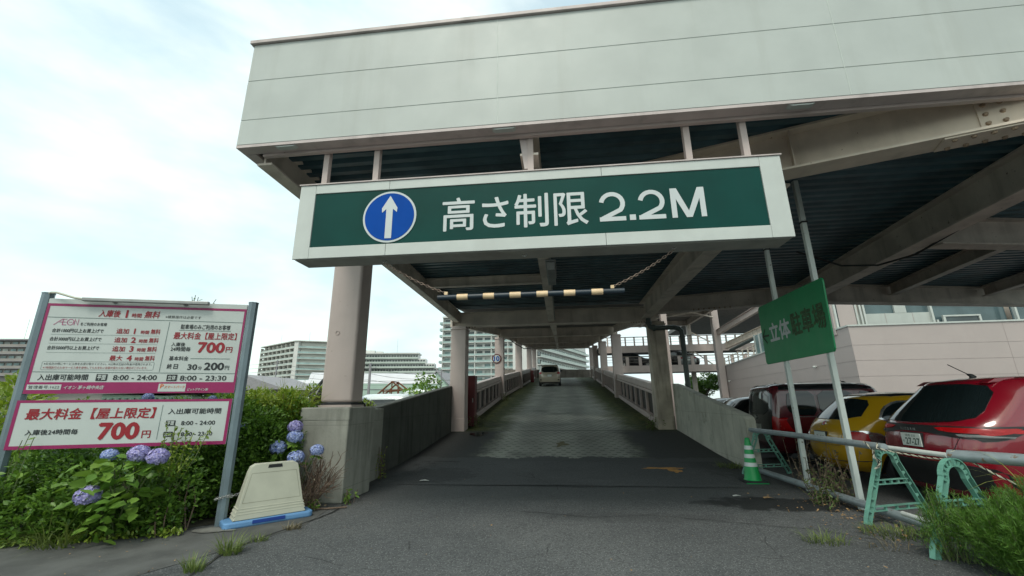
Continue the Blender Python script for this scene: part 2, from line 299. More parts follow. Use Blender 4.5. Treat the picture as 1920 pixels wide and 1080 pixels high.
# ------------------------------------------------------------------ scene helpers
WORLDT = {}
def tag(o, label=None, cat=None, group=None, kind=None):
    if label: o['label'] = label
    if cat: o['category'] = cat
    if group: o['group'] = group
    if kind: o['kind'] = kind
    return o
def thing(name, label, cat, loc=(0, 0, 0), group=None, rotz=0, local=False):
    o = bpy.data.objects.new(name, None); col.objects.link(o)
    o.location = loc; o.rotation_euler = (0, 0, rotz); o.empty_display_size = .2
    if not local: WORLDT[o.name] = Matrix.Translation(V(loc)).inverted()
    return tag(o, label, cat, group)
def kids(o): return [c for c in bpy.data.objects if c.parent == o]
def copy_tree(o, parent=None):
    c = o.copy(); col.objects.link(c)
    if parent: c.parent = parent
    for ch in kids(o): copy_tree(ch, c)
    return c
_font = {}
class MB:
    def __init__(s): s.bm = bmesh.new()
    def face(s, pts):
        try: return s.bm.faces.new([s.bm.verts.new(p) for p in pts])
        except ValueError: return None
    def grid(s, rows, close_u=False, close_v=False):
        vs = [[s.bm.verts.new(p) for p in r] for r in rows]
        nr, nc = len(vs), len(vs[0])
        for i in range(nr if close_v else nr-1):
            for j in range(nc if close_u else nc-1):
                a, b, c, d = vs[i][j], vs[i][(j+1) % nc], vs[(i+1) % nr][(j+1) % nc], vs[(i+1) % nr][j]
                if len({a, b, c, d}) == 4: s.bm.faces.new((a, b, c, d))
        return vs
    def hexa(s, b, t):
        b = [s.bm.verts.new(p) for p in b]; t = [s.bm.verts.new(p) for p in t]; n = len(b)
        s.bm.faces.new(b[::-1]); s.bm.faces.new(t)
        for i in range(n): s.bm.faces.new((b[i], b[(i+1) % n], t[(i+1) % n], t[i]))
        return s
    def box(s, x0, x1, y0, y1, z0, z1):
        return s.hexa([(x0, y0, z0), (x1, y0, z0), (x1, y1, z0), (x0, y1, z0)], [(x0, y0, z1), (x1, y0, z1), (x1, y1, z1), (x0, y1, z1)])
    def bar(s, p0, p1, w, z0, z1, w1=None):
        """upright box along p0-p1 (both give the z datum), width w, from z0 to z1 above the datum"""
        p0, p1 = V(p0), V(p1); d = (p1-p0); d.z = 0; d.normalize(); n = V((-d.y, d.x, 0))*(w/2)
        q = lambda p, k, z: (p.x+n.x*k, p.y+n.y*k, p.z+z)
        return s.hexa([q(p0, -1, z0), q(p1, -1, z0), q(p1, 1, z0), q(p0, 1, z0)], [q(p0, -1, z1), q(p1, -1, z1), q(p1, 1, z1), q(p0, 1, z1)])
    def ibeam(s, p0, p1, h, w=.3, tf=.03, tw=.025):
        s.bar(p0, p1, w, 0, tf); s.bar(p0, p1, tw, tf, h-tf); s.bar(p0, p1, w, h-tf, h); return s
    def prism(s, pts, axis, a, b):
        f = {'x': lambda p, k: (k, p[0], p[1]), 'y': lambda p, k: (p[0], k, p[1]), 'z': lambda p, k: (p[0], p[1], k)}[axis]
        return s.hexa([f(p, a) for p in pts], [f(p, b) for p in pts])
    def tube(s, pts, r, seg=10, caps=True, radii=None):
        pts = [V(p) for p in pts]; n = len(pts); rows = []
        up = V((0, 0, 1)); prev = None
        for i, p in enumerate(pts):
            d = (pts[min(i+1, n-1)]-pts[max(i-1, 0)]).normalized()
            if prev is None:
                a = d.cross(up)
                if a.length < .05: a = d.cross(V((1, 0, 0)))
            else: a = prev - d*prev.dot(d)
            a.normalize(); prev = a; b = d.cross(a)
            rr = radii[i] if radii else r
            rows.append([p+(a*math.cos(k*2*PI/seg)+b*math.sin(k*2*PI/seg))*rr for k in range(seg)])
        vs = s.grid(rows, close_u=True)
        if caps: s.bm.faces.new(vs[0][::-1]); s.bm.faces.new(vs[-1])
        return s
    def cyl(s, p0, p1, r, r1=None, seg=16): return s.tube([p0, p1], r, seg, True, [r, r if r1 is None else r1])
    def lathe(s, prof, c=(0, 0, 0), seg=24):
        rows = [[(c[0]+r*math.cos(k*2*PI/seg), c[1]+r*math.sin(k*2*PI/seg), c[2]+z) for k in range(seg)] for r, z in prof]
        vs = s.grid(rows, close_u=True)
        s.bm.faces.new(vs[0][::-1]); s.bm.faces.new(vs[-1]); return s
    def ball(s, c, r, seg=12, sc_=(1, 1, 1)):
        rows = []
        for i in range(1, seg//2):
            a = PI*i/(seg//2); rows.append([(c[0]+r*sc_[0]*math.sin(a)*math.cos(k*2*PI/seg), c[1]+r*sc_[1]*math.sin(a)*math.sin(k*2*PI/seg), c[2]+r*sc_[2]*math.cos(a)) for k in range(seg)])
        vs = s.grid(rows, close_u=True); s.bm.faces.new(vs[0]); s.bm.faces.new(vs[-1][::-1]); return s
    def torus(s, c, R_, r, ax1, ax2, seg=20, sg=8):
        a1, a2 = V(ax1), V(ax2); c = V(c); n = a1.cross(a2); rows = []
        for i in range(seg):
            a = 2*PI*i/seg; d = a1*math.cos(a)+a2*math.sin(a)
            rows.append([c+d*(R_+r*math.cos(k*2*PI/sg))+n*r*math.sin(k*2*PI/sg) for k in range(sg)])
        s.grid(rows, True, True); return s
    def text(s, body, u0, z0, u1, z1, y=0, shear=0, bold=0, Mx=None, keep=False):
        """lettering fitted to a box in the local x-z plane, facing -y"""
        c = bpy.data.curves.new('t', 'FONT'); c.body = body; c.size = 1; c.offset = 0; c.resolution_u = 3; c.fill_mode = 'FRONT'
        o = bpy.data.objects.new('t', c); col.objects.link(o); bpy.context.view_layer.update()
        me = bpy.data.meshes.new_from_object(o.evaluated_get(bpy.context.evaluated_depsgraph_get()))
        vs = [v.co.copy() for v in me.vertices]; fs = [tuple(p.vertices) for p in me.polygons]
        bpy.data.objects.remove(o); bpy.data.curves.remove(c); bpy.data.meshes.remove(me)
        if not vs: return s
        for v in vs: v.x += v.y*shear
        ax, bx = min(v.x for v in vs), max(v.x for v in vs); ay, by = min(v.y for v in vs), max(v.y for v in vs)
        kx = (u1-u0)/max(bx-ax, 1e-6); kz = (z1-z0)/max(by-ay, 1e-6)
        if keep: kx = kz = min(kx, kz)
        if kx > 1.3*kz: u0 += (kx-1.15*kz)*(bx-ax)/2; kx = 1.15*kz
        # weight: the stroke is laid down a few times a hair apart, each layer 0.1 mm proud of the last
        offs = [(0, 0)] if not bold else [(-1, 0), (1, 0), (0, 1), (0, -1), (0, 0)]
        for li, (ox, oy) in enumerate(offs):
            out = []
            for v in vs:
                p = V((u0+(v.x-ax+ox*bold)*kx, y-li*.0001, z0+(v.y-ay+oy*bold)*kz)); out.append(s.bm.verts.new(Mx @ p if Mx else p))
            for f in fs:
                try: s.bm.faces.new([out[i] for i in f])
                except ValueError: pass
        return s
    def stroke(s, pts, w, y):
        """a drawn pen line of even width in the x-z plane"""
        n = len(pts); L_, R_ = [], []
        for i, p in enumerate(pts):
            a = V(pts[max(0, i-1)]); c = V(pts[min(n-1, i+1)]); p = V(p)
            d0 = (p-a).normalized() if i else (c-p).normalized(); d1 = (c-p).normalized() if i < n-1 else d0
            n0 = V((-d0.y, d0.x)); n1 = V((-d1.y, d1.x)); m = (n0+n1).normalized(); k = w/2/max(.4, m.dot(n0))
            L_.append((p.x+m.x*k, y, p.y+m.y*k)); R_.append((p.x-m.x*k, y, p.y-m.y*k))
        s.grid([L_, R_]); return s
    def strip(s, pts, w, y, Mx=None):
        """flat line in the x-z plane"""
        for (a, b) in zip(pts, pts[1:]):
            d = V((b[0]-a[0], b[1]-a[1])); d.normalize(); n = V((-d.y, d.x))*w/2
            q = [V((a[0]-n.x, y, a[1]-n.y)), V((b[0]-n.x, y, b[1]-n.y)), V((b[0]+n.x, y, b[1]+n.y)), V((a[0]+n.x, y, a[1]+n.y))]
            s.face([Mx @ p if Mx else p for p in q])
        return s
    def xf(s, Mx): bmesh.ops.transform(s.bm, matrix=Mx, verts=s.bm.verts[:]); return s
    def build(s, name, m, parent=None, smooth=False, bevel=0, seg=2, nrm=True, tagd=None, angle=40):
        if nrm: bmesh.ops.recalc_face_normals(s.bm, faces=s.bm.faces[:])
        me = bpy.data.meshes.new(name)
        loc = V((0, 0, 0))
        if parent is None and s.bm.verts:
            xs = [v.co for v in s.bm.verts]
            loc = V(((min(v.x for v in xs)+max(v.x for v in xs))/2, (min(v.y for v in xs)+max(v.y for v in xs))/2, min(v.z for v in xs)))
            bmesh.ops.translate(s.bm, verts=s.bm.verts[:], vec=-loc)
        s.bm.to_mesh(me); s.bm.free()
        for mm in (m if isinstance(m, (list, tuple)) else [m]): me.materials.append(M[mm] if isinstance(mm, str) else mm)
        if smooth:
            me.polygons.foreach_set('use_smooth', [True]*len(me.polygons))
            if angle < 180: me.set_sharp_from_angle(angle=rad(angle))
        o = bpy.data.objects.new(name, me); col.objects.link(o); o.location = loc
        if parent:
            o.parent = parent
            if parent.name in WORLDT: o.matrix_parent_inverse = WORLDT[parent.name]
        if bevel:
            b = o.modifiers.new('bevel', 'BEVEL'); b.width = bevel; b.segments = seg; b.limit_method = 'ANGLE'; b.angle_limit = rad(35)
        if tagd: tag(o, *tagd)
        return o
def rz(y):
    if y < 8: return 0.0
    if y < 12: return .096*(y-8)**2/8
    return .096*(y-10)
def zb(y): return 4.12 if y < 16 else .096*(y-10)+3.85
# ================================================================== the setting
b = MB(); b.grid([[(x, y, 0) for x in (-900, -60, -12, 12, 60, 900)] for y in (-300, -20, 0, 20, 80, 1200)])
tag(b.build('ground', 'asphalt'), kind='structure')
# older asphalt shoulder in front of the planting
b = MB(); b.grid([[(-9, 2.0, .004), (-9, 4.6, .004)], [(-6.2, 2.4, .004), (-6.2, 4.55, .004)], [(-4.4, 3.2, .004), (-4.6, 5.2, .004)], [(-3.75, 3.6, .004), (-4.0, 5.3, .004)], [(-3.3, 4.75, .004), (-3.5, 5.6, .004)], [(-3.15, 5.4, .004), (-3.3, 6.3, .004)]])
tag(b.build('pavement', 'asphalt_old'), kind='structure')
# planting soil
b = MB(); b.grid([[(-12, 4.5, .008), (-12, 9, .008)], [(-6.2, 4.4, .008), (-6.2, 9, .008)], [(-4.5, 5.1, .008), (-4.5, 9, .008)], [(-3.9, 5.8, .008), (-3.9, 8.6, .008)]])
M['soil'] = mat('soil', (.05, .045, .03), .95, var=.3, scale=8, bmp=.02, bscale=40)
tag(b.build('soil', 'soil'), kind='structure')
# ramp carriageway
ys = [8.0+.35*i for i in range(12)]+[12.5, 15, 20, 30, 40, 50, 56]
def ramp_strip(ya, mat_, name, x0, x1, dz, thick):
    b = MB(); rows = []
    for y in ya: rows.append([(x0(y), y, rz(y)+dz), ((x0(y)+x1(y))/2, y, rz(y)+dz+.01), (x1(y), y, rz(y)+dz)])
    b.grid(rows); rows = [[(p[0], p[1], p[2]-thick) for p in r] for r in rows]
    b.grid(rows); b.grid([[(x0(y), y, rz(y)+dz), (x0(y), y, rz(y)+dz-thick)] for y in ya]); b.grid([[(x1(y), y, rz(y)+dz), (x1(y), y, rz(y)+dz-thick)] for y in ya])
    return tag(b.build(name, mat_), kind='structure')
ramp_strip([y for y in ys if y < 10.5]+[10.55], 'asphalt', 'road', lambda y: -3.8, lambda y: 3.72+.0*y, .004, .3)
ramp_strip([10.55]+[y for y in ys if y > 10.6], 'ramp', 'ramp', lambda y: -3.8-.004*max(0, y-15), lambda y: 3.72+.013*max(0, y-15), .006, .4)
b = MB()    # landing where the ramp turns left
b.grid([[(-30, 56, rz(56)), (4.4, 56, rz(56))], [(-30, 57, rz(56)+.08), (4.5, 57.5, rz(56)+.1)], [(-30, 58.5, rz(56)+.12), (4.6, 60, rz(56)+.16)]])
b.grid([[(-30, 56, rz(56)-.5), (4.4, 56, rz(56)-.5)], [(-30, 58.5, rz(56)-.4), (4.6, 60, rz(56)-.4)]])
tag(b.build('road', 'ramp'), kind='structure')
# ragged near edge of the concrete and a moulded shallow puddle
def blob(cx, cy, rx, ry, z, m, name, seed, n=40, rough=.25):
    b = MB(); pts = []
    for i in range(n):
        a = 2*PI*i/n; k = 1+rough*noise.noise(V((math.cos(a)*1.7+seed, math.sin(a)*1.7, seed)))*1.6
        x, y = cx+rx*k*math.cos(a), cy+ry*k*math.sin(a); pts.append((x, y, rz(y)+z))
    c = b.bm.verts.new((cx, cy, rz(cy)+z)); vs = [b.bm.verts.new(p) for p in pts]
    for i in range(n): b.bm.faces.new((c, vs[i], vs[(i+1) % n]))
    return b.build(name, m)
M['puddle'] = mat('puddle', (.03, .035, .034), .06, var=.2, spec=.6)
tag(blob(-2.75, 14.35, .30, .36, .022, 'puddle', 'puddle', 3.1), kind='structure')
# the seam between the old shoulder and the road
b = MB(); pr = random.Random(4)
seam = [(-3.05, 3.3), (-3.25, 3.9), (-3.38, 4.4), (-3.33, 4.9), (-3.2, 5.4), (-3.12, 6.0), (-3.2, 6.45)]
rows = []
for (x0, y0), (x1, y1) in zip(seam, seam[1:]):
    for k in range(6):
        f = k/6; j = pr.uniform(-.012, .012); w = pr.uniform(.008, .022)
        rows.append([(x0+(x1-x0)*f-w+j, y0+(y1-y0)*f, .008), (x0+(x1-x0)*f+w+j, y0+(y1-y0)*f, .008)])
b.grid(rows); tag(b.build('road_joint', 'stain_joint'), kind='structure')
for si, seam in enumerate(([(-.6, 6.2), (.3, 5.95), (1.1, 6.1), (1.9, 5.85), (2.7, 5.6), (3.3, 5.15)], [(-1.9, 7.9), (-.8, 8.0), (.4, 7.85), (1.5, 8.0), (2.6, 7.9)])):
    b = MB(); rows = []
    for (x0, y0), (x1, y1) in zip(seam, seam[1:]):
        for k in range(8):
            f = k/8; j = pr.uniform(-.02, .02); w = pr.uniform(.003, .009)
            rows.append([(x0+(x1-x0)*f, y0+(y1-y0)*f-w+j, .008), (x0+(x1-x0)*f, y0+(y1-y0)*f+w+j, .008)])
    b.grid(rows); tag(b.build('road_crack', 'stain_joint'), kind='structure')
# worn orange paint marks
tag(blob(2.0, 9.8, .38, .09, .012, 'ochre', 'road_marking', 8, 30, .6), kind='structure')
tag(blob(2.25, 9.55, .12, .2, .013, 'ochre', 'road_marking', 9, 30, .5), kind='structure')
tag(blob(-.05, 12.6, .16, .30, .022, mat('ochre_faint', (.15, .135, .07), .8, var=.3, scale=20), 'road_marking', 10, 30, .6), kind='structure')

# ================================================================== car-park entrance building
cp = thing('car_park_building', 'pinkish steel car park entrance canopy with pale panelled fascia over the ramp', 'car park', (0, 7, 0))
FY = 4.26
zs = [4.575, 4.929, 4.937, 5.529, 5.537, 6.12]
for k in range(3):
    b = MB(); z0, z1 = zs[2*k], zs[2*k+1]
    b.box(-3.95, 16.5, FY, FY+.07, z0, z1); b.box(-3.95, -3.88, FY+.072, 15.2, z0, z1)
    b.build('fascia_panel', 'panel', cp, bevel=.004, seg=1)
b = MB(); b.box(-3.94, 16.5, FY+.005, FY+.06, 4.6, 6.1); b.box(-3.94, -3.9, FY+.08, 15.2, 4.6, 6.1); b.build('fascia_joint', mat('joint_grey', (.46, .50, .46), .7), cp)
M['seam'] = mat('seam', (.50, .54, .50), .6)
for x in (-.62, 3.25, 9.6):
    b = MB(); b.box(x-.004, x+.004, FY-.0025, FY+.02, 4.58, 6.118); b.build('panel_seam', 'seam', cp)
b = MB(); b.box(-3.99, 16.5, FY-.035, FY+.2, 6.122, 6.175); b.box(-3.99, -3.8, FY+.202, 15.2, 6.122, 6.175); b.build('coping', 'coping', cp, bevel=.006)
b = MB()    # folded lip under the fascia
b.box(-3.95, 16.5, FY+.003, FY+.16, 4.535, 4.572); b.box(-3.95, -3.80, FY+.165, 15.2, 4.535, 4.572)
b.build('fascia_lip', 'coping', cp)
b = MB(); b.box(-3.70, 16.5, FY+.165, FY+.22, 4.50, 4.78); b.build('edge_angle', 'pink', cp)
for x in (-3.3, -.55, 2.75, 6.2):
    b = MB(); b.prism([(x-.14, 4.532), (x+.14, 4.532), (x+.10, 4.515), (x-.10, 4.515)], 'y', FY+.02, FY+.09); b.build('joint_plate', 'panel', cp)
# decks: corrugated soffit with ribs along x
def soffit(b, x0, x1, y0, y1, z):
    ya = []; y = y0
    while y < y1:
        ya += [(y, 0), (y+.09, 0), (y+.12, .06), (y+.19, .06)]; y += .22
    b.grid([[(x0(yy), yy, z(yy)+dz), (x1(yy), yy, z(yy)+dz)] for yy, dz in ya])
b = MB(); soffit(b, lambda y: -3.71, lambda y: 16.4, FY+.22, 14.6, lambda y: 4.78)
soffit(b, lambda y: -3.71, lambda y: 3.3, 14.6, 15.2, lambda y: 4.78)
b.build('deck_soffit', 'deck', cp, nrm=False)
b = MB(); b.box(-3.87, 16.4, FY+.1, 15.2, 4.86, 5.05); b.build('roof_deck', 'deck_far', cp)
b = MB(); soffit(b, lambda y: -3.9, lambda y: 3.5+.013*max(0, y-15), 15.45, 57, lambda y: zb(max(y, 16.1))+.55)
b.build('deck_soffit', 'deck_far', cp, nrm=False)
b = MB(); b.grid([[(-3.95, y, zb(y)+z) for z in (.62, .8)] + [(3.9+.013*max(0, y-15), y, zb(y)+z) for z in (.8, .62)] for y in (16.1, 57.2)], close_u=True); b.build('roof_deck', 'deck_far', cp)
# beams
bm_list = [((-3.72, 4.5, 4.42), (-3.72, 15.3, 4.28), .42, .2, 'beam'), ((-.27, 4.5, 4.28), (-.25, 15.3, 4.2), .5, .22, 'beam'), ((3.02, 5.55, 4.2), (3.05, 15.1, 4.2), .575, .34, 'beam'),
  ((-3.6, 11.0, 4.5), (-.4, 11.0, 4.5), .26, .14, 'beam'), ((.4, 6.15, 4.2), (5.42, 4.42, 4.2), .575, .32, 'rusty_pink'), ((6.55, 4.6, 4.2), (7.35, 13.2, 4.2), .58, .34, 'beam_dark'),
  ((7.2, 8.45, 4.2), (16, 10.05, 4.2), .55, .3, 'beam_dark'), ((3.3, 14.3, 4.22), (7.5, 13.3, 4.22), .52, .3, 'beam_dark'), ((7.5, 13.3, 4.2), (16.2, 15.2, 4.2), .56, .34, 'beam_dark'), ((9.4, 9.0, 4.45), (10.2, 13.8, 4.45), .32, .2, 'beam_dark'), ((12.4, 9.5, 4.45), (13.3, 14.4, 4.45), .32, .2, 'beam_dark'),
  ((7.3, 13.0, 4.2), (16, 4.6, 4.3), .3, .2, 'beam_dark')]
bm_list.pop()
for p0, p1, h, w, m in bm_list:
    b = MB(); b.ibeam(p0, p1, h, w); b.build('beam', m, cp)
# cross frames over the ramp
FR = [15.2, 27.2, 38.0, 49.0, 57.0]
for i, y in enumerate(FR):
    b = MB(); z = 4.12 if i == 0 else zb(y)
    b.ibeam((-3.9, y, z), (3.45+.013*(y-15), y, z), .53, .34); 
    b.box(-3.95, -3.87, y-.2, y+.2, z, z+.55)
    b.build('beam', 'beam', cp)
for (ya, yb) in zip(FR, FR[1:]):
    b = MB(); za = 4.25 if ya < 16 else zb(ya)+.05
    b.ibeam((-.25, ya+.2, za), (-.22, yb-.2, zb(yb)+.05), .45, .22); b.build('beam', 'beam', cp)
    for x0, x1 in ((-3.85, -3.82), (3.3+.013*(ya-15), 3.3+.013*(yb-15))):
        b = MB(); b.ibeam((x0, ya+.2, (4.2 if ya < 16 else zb(ya)+.12)), (x1, yb-.2, zb(yb)+.12), .4, .2); b.build('beam', 'beam', cp)
b = MB(); b.box(-3.9, 4.0, 57.2, 57.3, zb(57)-.05, zb(57)+.7); b.build('edge_panel', 'beam_dark', cp)
# gusset and splice details
b = MB()
for t in (0.478,): 
    p = V((.4, 6.15, 4.2)).lerp(V((6, 4.22, 4.2)), t); b.bar(p+V((-.004, .001, 0)), p+V((.008, -.003, 0)), .30, .03, .55)
b.build('stiffener', 'rusty_pink', cp)
d = (V((6, 4.22, 0))-V((.4, 6.15, 0))).normalized(); nn = V((d.y, -d.x, 0)); pc = V((.4, 6.15, 4.2)).lerp(V((6, 4.22, 4.2)), .80)
b = MB(); b.bar(pc-d*.13+nn*.022, pc+d*.13+nn*.022, .018, .06, .52); b.bar(pc-d*.5+nn*.0, pc+d*.42, .28, -.02, -.002); b.bar(pc-d*.3, pc+d*.3, .30, .582, .6)
sp_ = b.build('splice_plate', 'rusty_pink', cp)
def bolt(p, q, par):
    b = MB(); b.cyl(p, q, .027, .02, 8); b.build('bolt', 'bolt_paint', par)
for k in range(4):
    for s_ in (-.07, .07):
        p = pc+d*s_+nn*.031+V((0, 0, .12+.115*k)); bolt(p, p+nn*.022, sp_)
for k in range(5):
    for s_ in (-.09, .09):
        p = pc+d*(-.4+.16*k)+nn*s_+V((0, 0, -.02)); bolt(p, p-V((0, 0, .024)), sp_)
for x in [2.55+.09*i for i in range(6)]+[-3.35+.1*i for i in range(4)]: bolt((x, 15.1, 4.11), (x, 15.1, 4.075), cp)
for i in range(8):
    p = V((3.3, 14.3, 4.75)).lerp(V((7.5, 13.3, 4.75)), .25+.035*i)+V((-.02, -.18, -.5)); bolt(p, p-V((0, 0, .05)), cp)
b = MB(); b.prism([(-.42, 4.78), (-.30, 4.78), (-.285, 4.1), (-.33, 4.1)], 'y', 4.50, 4.515); b.build('gusset', 'coping', cp)
# columns
LX = [-3.62, -3.85, -3.66, -3.5, -3.4]; RX = [3.42, 3.55, 3.80, 4.0, 4.15]
for i, y in enumerate(FR):
    z1 = (4.12 if i == 0 else zb(y))-.003
    for x, m in ((LX[i], 'pink'), (RX[i], 'oldcol' if i == 0 else 'pink')):
        yy = y if x < 0 or i else 15.4
        w = .27 if i == 0 else .28
        z0 = rz(yy)-.4
        b = MB(); b.box(x-w, x+w, yy-w, yy+w, z0, z1); b.box(x-w-.04, x+w+.04, yy-w-.04, yy+w+.04, z1-.12, z1-.09)
        c_ = b.build('column', m, cp, bevel=.03, seg=3)
        b = MB(); b.box(x-w-.012, x+w+.012, yy-w-.012, yy+w+.012, z0, rz(yy)+.42); b.build('column_base', m if i == 0 else 'pink', c_, bevel=.025)
b = MB()    # front pillar on the plinth
b.box(-4.06, -3.50, 6.98, 7.42, 1.44, 4.44)
c_ = b.build('column', 'pink', cp, bevel=.05, seg=4)
c_['label'] = 'pink square front pillar with rounded edges'
b = MB(); b.box(-4.045, -3.515, 6.995, 7.405, 1.40, 1.437); b.build('column_base', 'rubber', c_)
b = MB(); b.box(-4.075, -3.485, 6.965, 7.435, 1.365, 1.40); b.build('base_plate', 'pink', c_)
b = MB(); b.torus((-3.86, 6.975, 2.62), .035, .006, (1, 0, 0), (0, 0, 1), 16, 6); b.build('weld_ring', 'pink', c_)
# services
b = MB(); b.tube([(-.13, y, 4.27-.0*y) for y in (4.9, 7, 9, 12, 15)], .018, 8)
b.tube([(-.13, 8.0, 4.27), (-.11, 8.3, 4.2), (-.1, 8.6, 4.05)], .014, 8); b.build('conduit', 'galv', cp)
b = MB(); b.box(-.20, -.02, 8.3, 9.5, 4.02, 4.2); b.box(-.22, 0, 8.25, 9.55, 4.2, 4.23); b.build('lamp_housing', 'galv', cp, bevel=.02)
b = MB(); pts = [V((5.2, 9.3, 4.5)), V((6.1, 9.4, 4.17)), V((6.6, 9.1, 4.06)), V((6.95, 8.6, 4.1)), V((7.05, 8.2, 4.2)), V((6.95, 7.6, 4.22))]
b.tube(pts, .02, 8); b.build('cable', 'cable', cp); b = MB(); b.tube([(-3.2, 27.5, 5.4), (-2.8, 27.6, 5.1), (-2.5, 30, 5.1), (-2.2, 33, 5.5)], .03, 8); b.build('cable', 'cable', cp)
b = MB()    # drainpipe beside the right column
b.tube([(3.12, 15.0, 4.25), (3.12, 15.0, 4.02), (3.16, 15.0, 3.9), (3.28, 15.0, 3.86), (3.95, 15.0, 3.86), (4.1, 15.0, 3.82), (4.19, 15.0, 3.72), (4.2, 15.0, 3.55), (4.2, 15.0, .6)], .085, 12)
for z in (3.5, 1.9): b.cyl((4.2, 15.0, z), (4.2, 15.0, z+.06), .10)
b.cyl((3.12, 15, 4.0), (3.12, 15, 4.08), .11); b.cyl((3.25, 15, 3.86), (3.32, 15, 3.86), .11)
b.build('drainpipe', 'drain', cp, smooth=True)
b = MB(); b.box(4.35, 4.6, 18.4, 18.65, 0, 6.2); b.build('column', 'pink', cp, bevel=.02)
for x, y in ((7.4, 13.45), (16, 14.9)):
    b = MB(); b.box(x-.15, x+.15, y-.15, y+.15, 0, 4.2); 
    if x > 10: b.build('column', 'pink', cp, bevel=.02)
    else: b.bm.free()
b = MB()
for y0 in (50.5,): b.box(1.2, 1.9, y0, y0+.4, zb(y0)+.1, zb(y0)+.22)
b.build('lamp_housing', 'frame_white', cp, bevel=.02)

# ================================================================== walls along the ramp
b = MB(); b.prism([(-4.02, 0), (-3.26, 0), (-3.26, 1.365), (-4.02, 1.365)], 'y', 6.47, 7.40)
b.box(-4.06, -3.255, 6.465, 6.60, 1.16, 1.362)
b.build('plinth', 'concrete', None, bevel=.02, tagd=('weathered grey concrete plinth carrying the pink front pillar', 'plinth'))
b = MB(); ya = [8.68]+[9+.6*i for i in range(10)]+[14.93]
prof = lambda y: 1.33+(y-8.67)*.107
rows = [[(-3.8, y, rz(y)-.3), (-3.8, y, prof(y)-.02), (-3.815, y, prof(y)), (-4.0, y, prof(y)), (-4.02, y, prof(y)-.02), (-4.02, y, -.2)] for y in ya]
vs = b.grid(rows, close_u=True); b.bm.faces.new(vs[0]); b.bm.faces.new(vs[-1][::-1])
b.build('concrete_wall', 'concrete_dark', None, tagd=('dark stained sloping concrete wall on the left of the ramp', 'wall'))
b = MB(); b.box(-4.05, -3.62, 7.41, 8.66, 0, 1.32); b.build('concrete_wall', 'concrete', None, bevel=.015, tagd=('short pale concrete wall stub between the plinth and the dark ramp wall', 'wall'))
b = MB(); pts = [(9.55, -.1), (9.55, 1.0), (9.6, 1.06), (9.7, 1.10), (12, 1.47), (14.5, 1.90), (15.1, 1.97), (15.1, -.1)]
b.prism(pts, 'x', 3.72, 3.93); b.build('concrete_wall', 'concrete_right', None, bevel=.02, tagd=('pale concrete wall with a sloping top on the right of the ramp', 'wall'))
# balustrades between the columns
M['parapet'] = mat('parapet', (.17, .15, .13), .8, var=.2, scale=1.5, streak=.4)
M['infill'] = mat('infill', (.035, .03, .026), .7, var=.3, scale=3)
def balustrade(side, i0, label):
    t = thing('balustrade', label, 'balustrade', (side*3.6, 30, 2))
    for i in range(4):
        xa, xb = (LX[i], LX[i+1]) if side < 0 else (RX[i], RX[i+1])
        ya, yb = FR[i]+.35, FR[i+1]-.32
        A = lambda f: V((xa+(xb-xa)*f+side*.02, ya+(yb-ya)*f, rz(ya+(yb-ya)*f)))
        b = MB(); b.bar(A(0), A(1), .30, 1.17, 1.42); b.bar(A(0)-V((side*.1, 0, 0)), A(1)-V((side*.1, 0, 0)), .16, 1.05, 1.165); b.build('top_rail', 'pink', t, bevel=.03)
        b = MB(); b.bar(A(0), A(1), .26, -.3, .2); b.build('kerb', 'pink', t, bevel=.02)
        b = MB(); b.bar(A(0)+V((side*.075, 0, 0)), A(1)+V((side*.075, 0, 0)), .03, .20, 1.17); b.build('infill_panel', 'infill', t)
        n = 8
        for k in range(n+1):
            p = A(k/n); b = MB(); b.box(p.x-.045, p.x+.045, p.y-.075, p.y+.075, p.z+.195, p.z+1.172)
            b.build('baluster', 'pink', t)
balustrade(-1, 0, 'pink concrete balustrade with dark slots on the left side of the ramp')
balustrade(1, 0, 'pink concrete balustrade with dark slots on the right side of the ramp')
b = MB(); zc = rz(56)
b.prism([(-8, 56.2), (4.35, 59.2), (4.35, 59.45), (-8, 56.45)], 'z', zc-.3, zc+1.25)
t = b.build('parapet_wall', 'parapet', None, tagd=('brown parapet wall across the top of the ramp behind the beige car', 'wall'))
for k in range(9):
    b = MB(); x = -7+1.25*k; y = 56.2+(x+8)*3/12.35; b.box(x-.09, x+.09, y-.06, y-.002, zc+.25, zc+1.15)
    b2 = b.build('pilaster', 'parapet', t); b2.matrix_parent_inverse = Matrix.Translation(-t.location)
b = MB(); b.prism([(-8, 56.0), (4.35, 59.0), (4.35, 59.195), (-8, 56.195)], 'z', zc-.1, zc+.17); o = b.build('kerb', 'concrete', t); o.matrix_parent_inverse = Matrix.Translation(-t.location)
tag(blob(-4.1, 5.05, .24, .10, .013, 'pad', 'concrete_pad', 5.2), kind='structure')
# red cabinets
for x, y, lab in ((-3.28, 16.1, 'tall dark red hose cabinet beside the near left column of the ramp'), (-2.95, 46.5, 'dark red hose cabinet far up the ramp beside the beige car')):
    z = rz(y); t = thing('hose_cabinet', lab, 'cabinet', (x, y, z))
    b = MB(); b.box(x-.26, x+.10, y-.22, y+.2, z, z+(1.82 if y < 20 else 1.25)); b.build('body', 'red_box', t, bevel=.02)
    b = MB(); b.box(x-.2, x+.06, y-.235, y-.222, z+.35, z+1.15); dd = b.build('door', 'red_box', t, bevel=.005)
    b = MB(); b.box(x+.02, x+.04, y-.26, y-.236, z+.85, z+1.0); b.build('handle', 'chrome', dd)
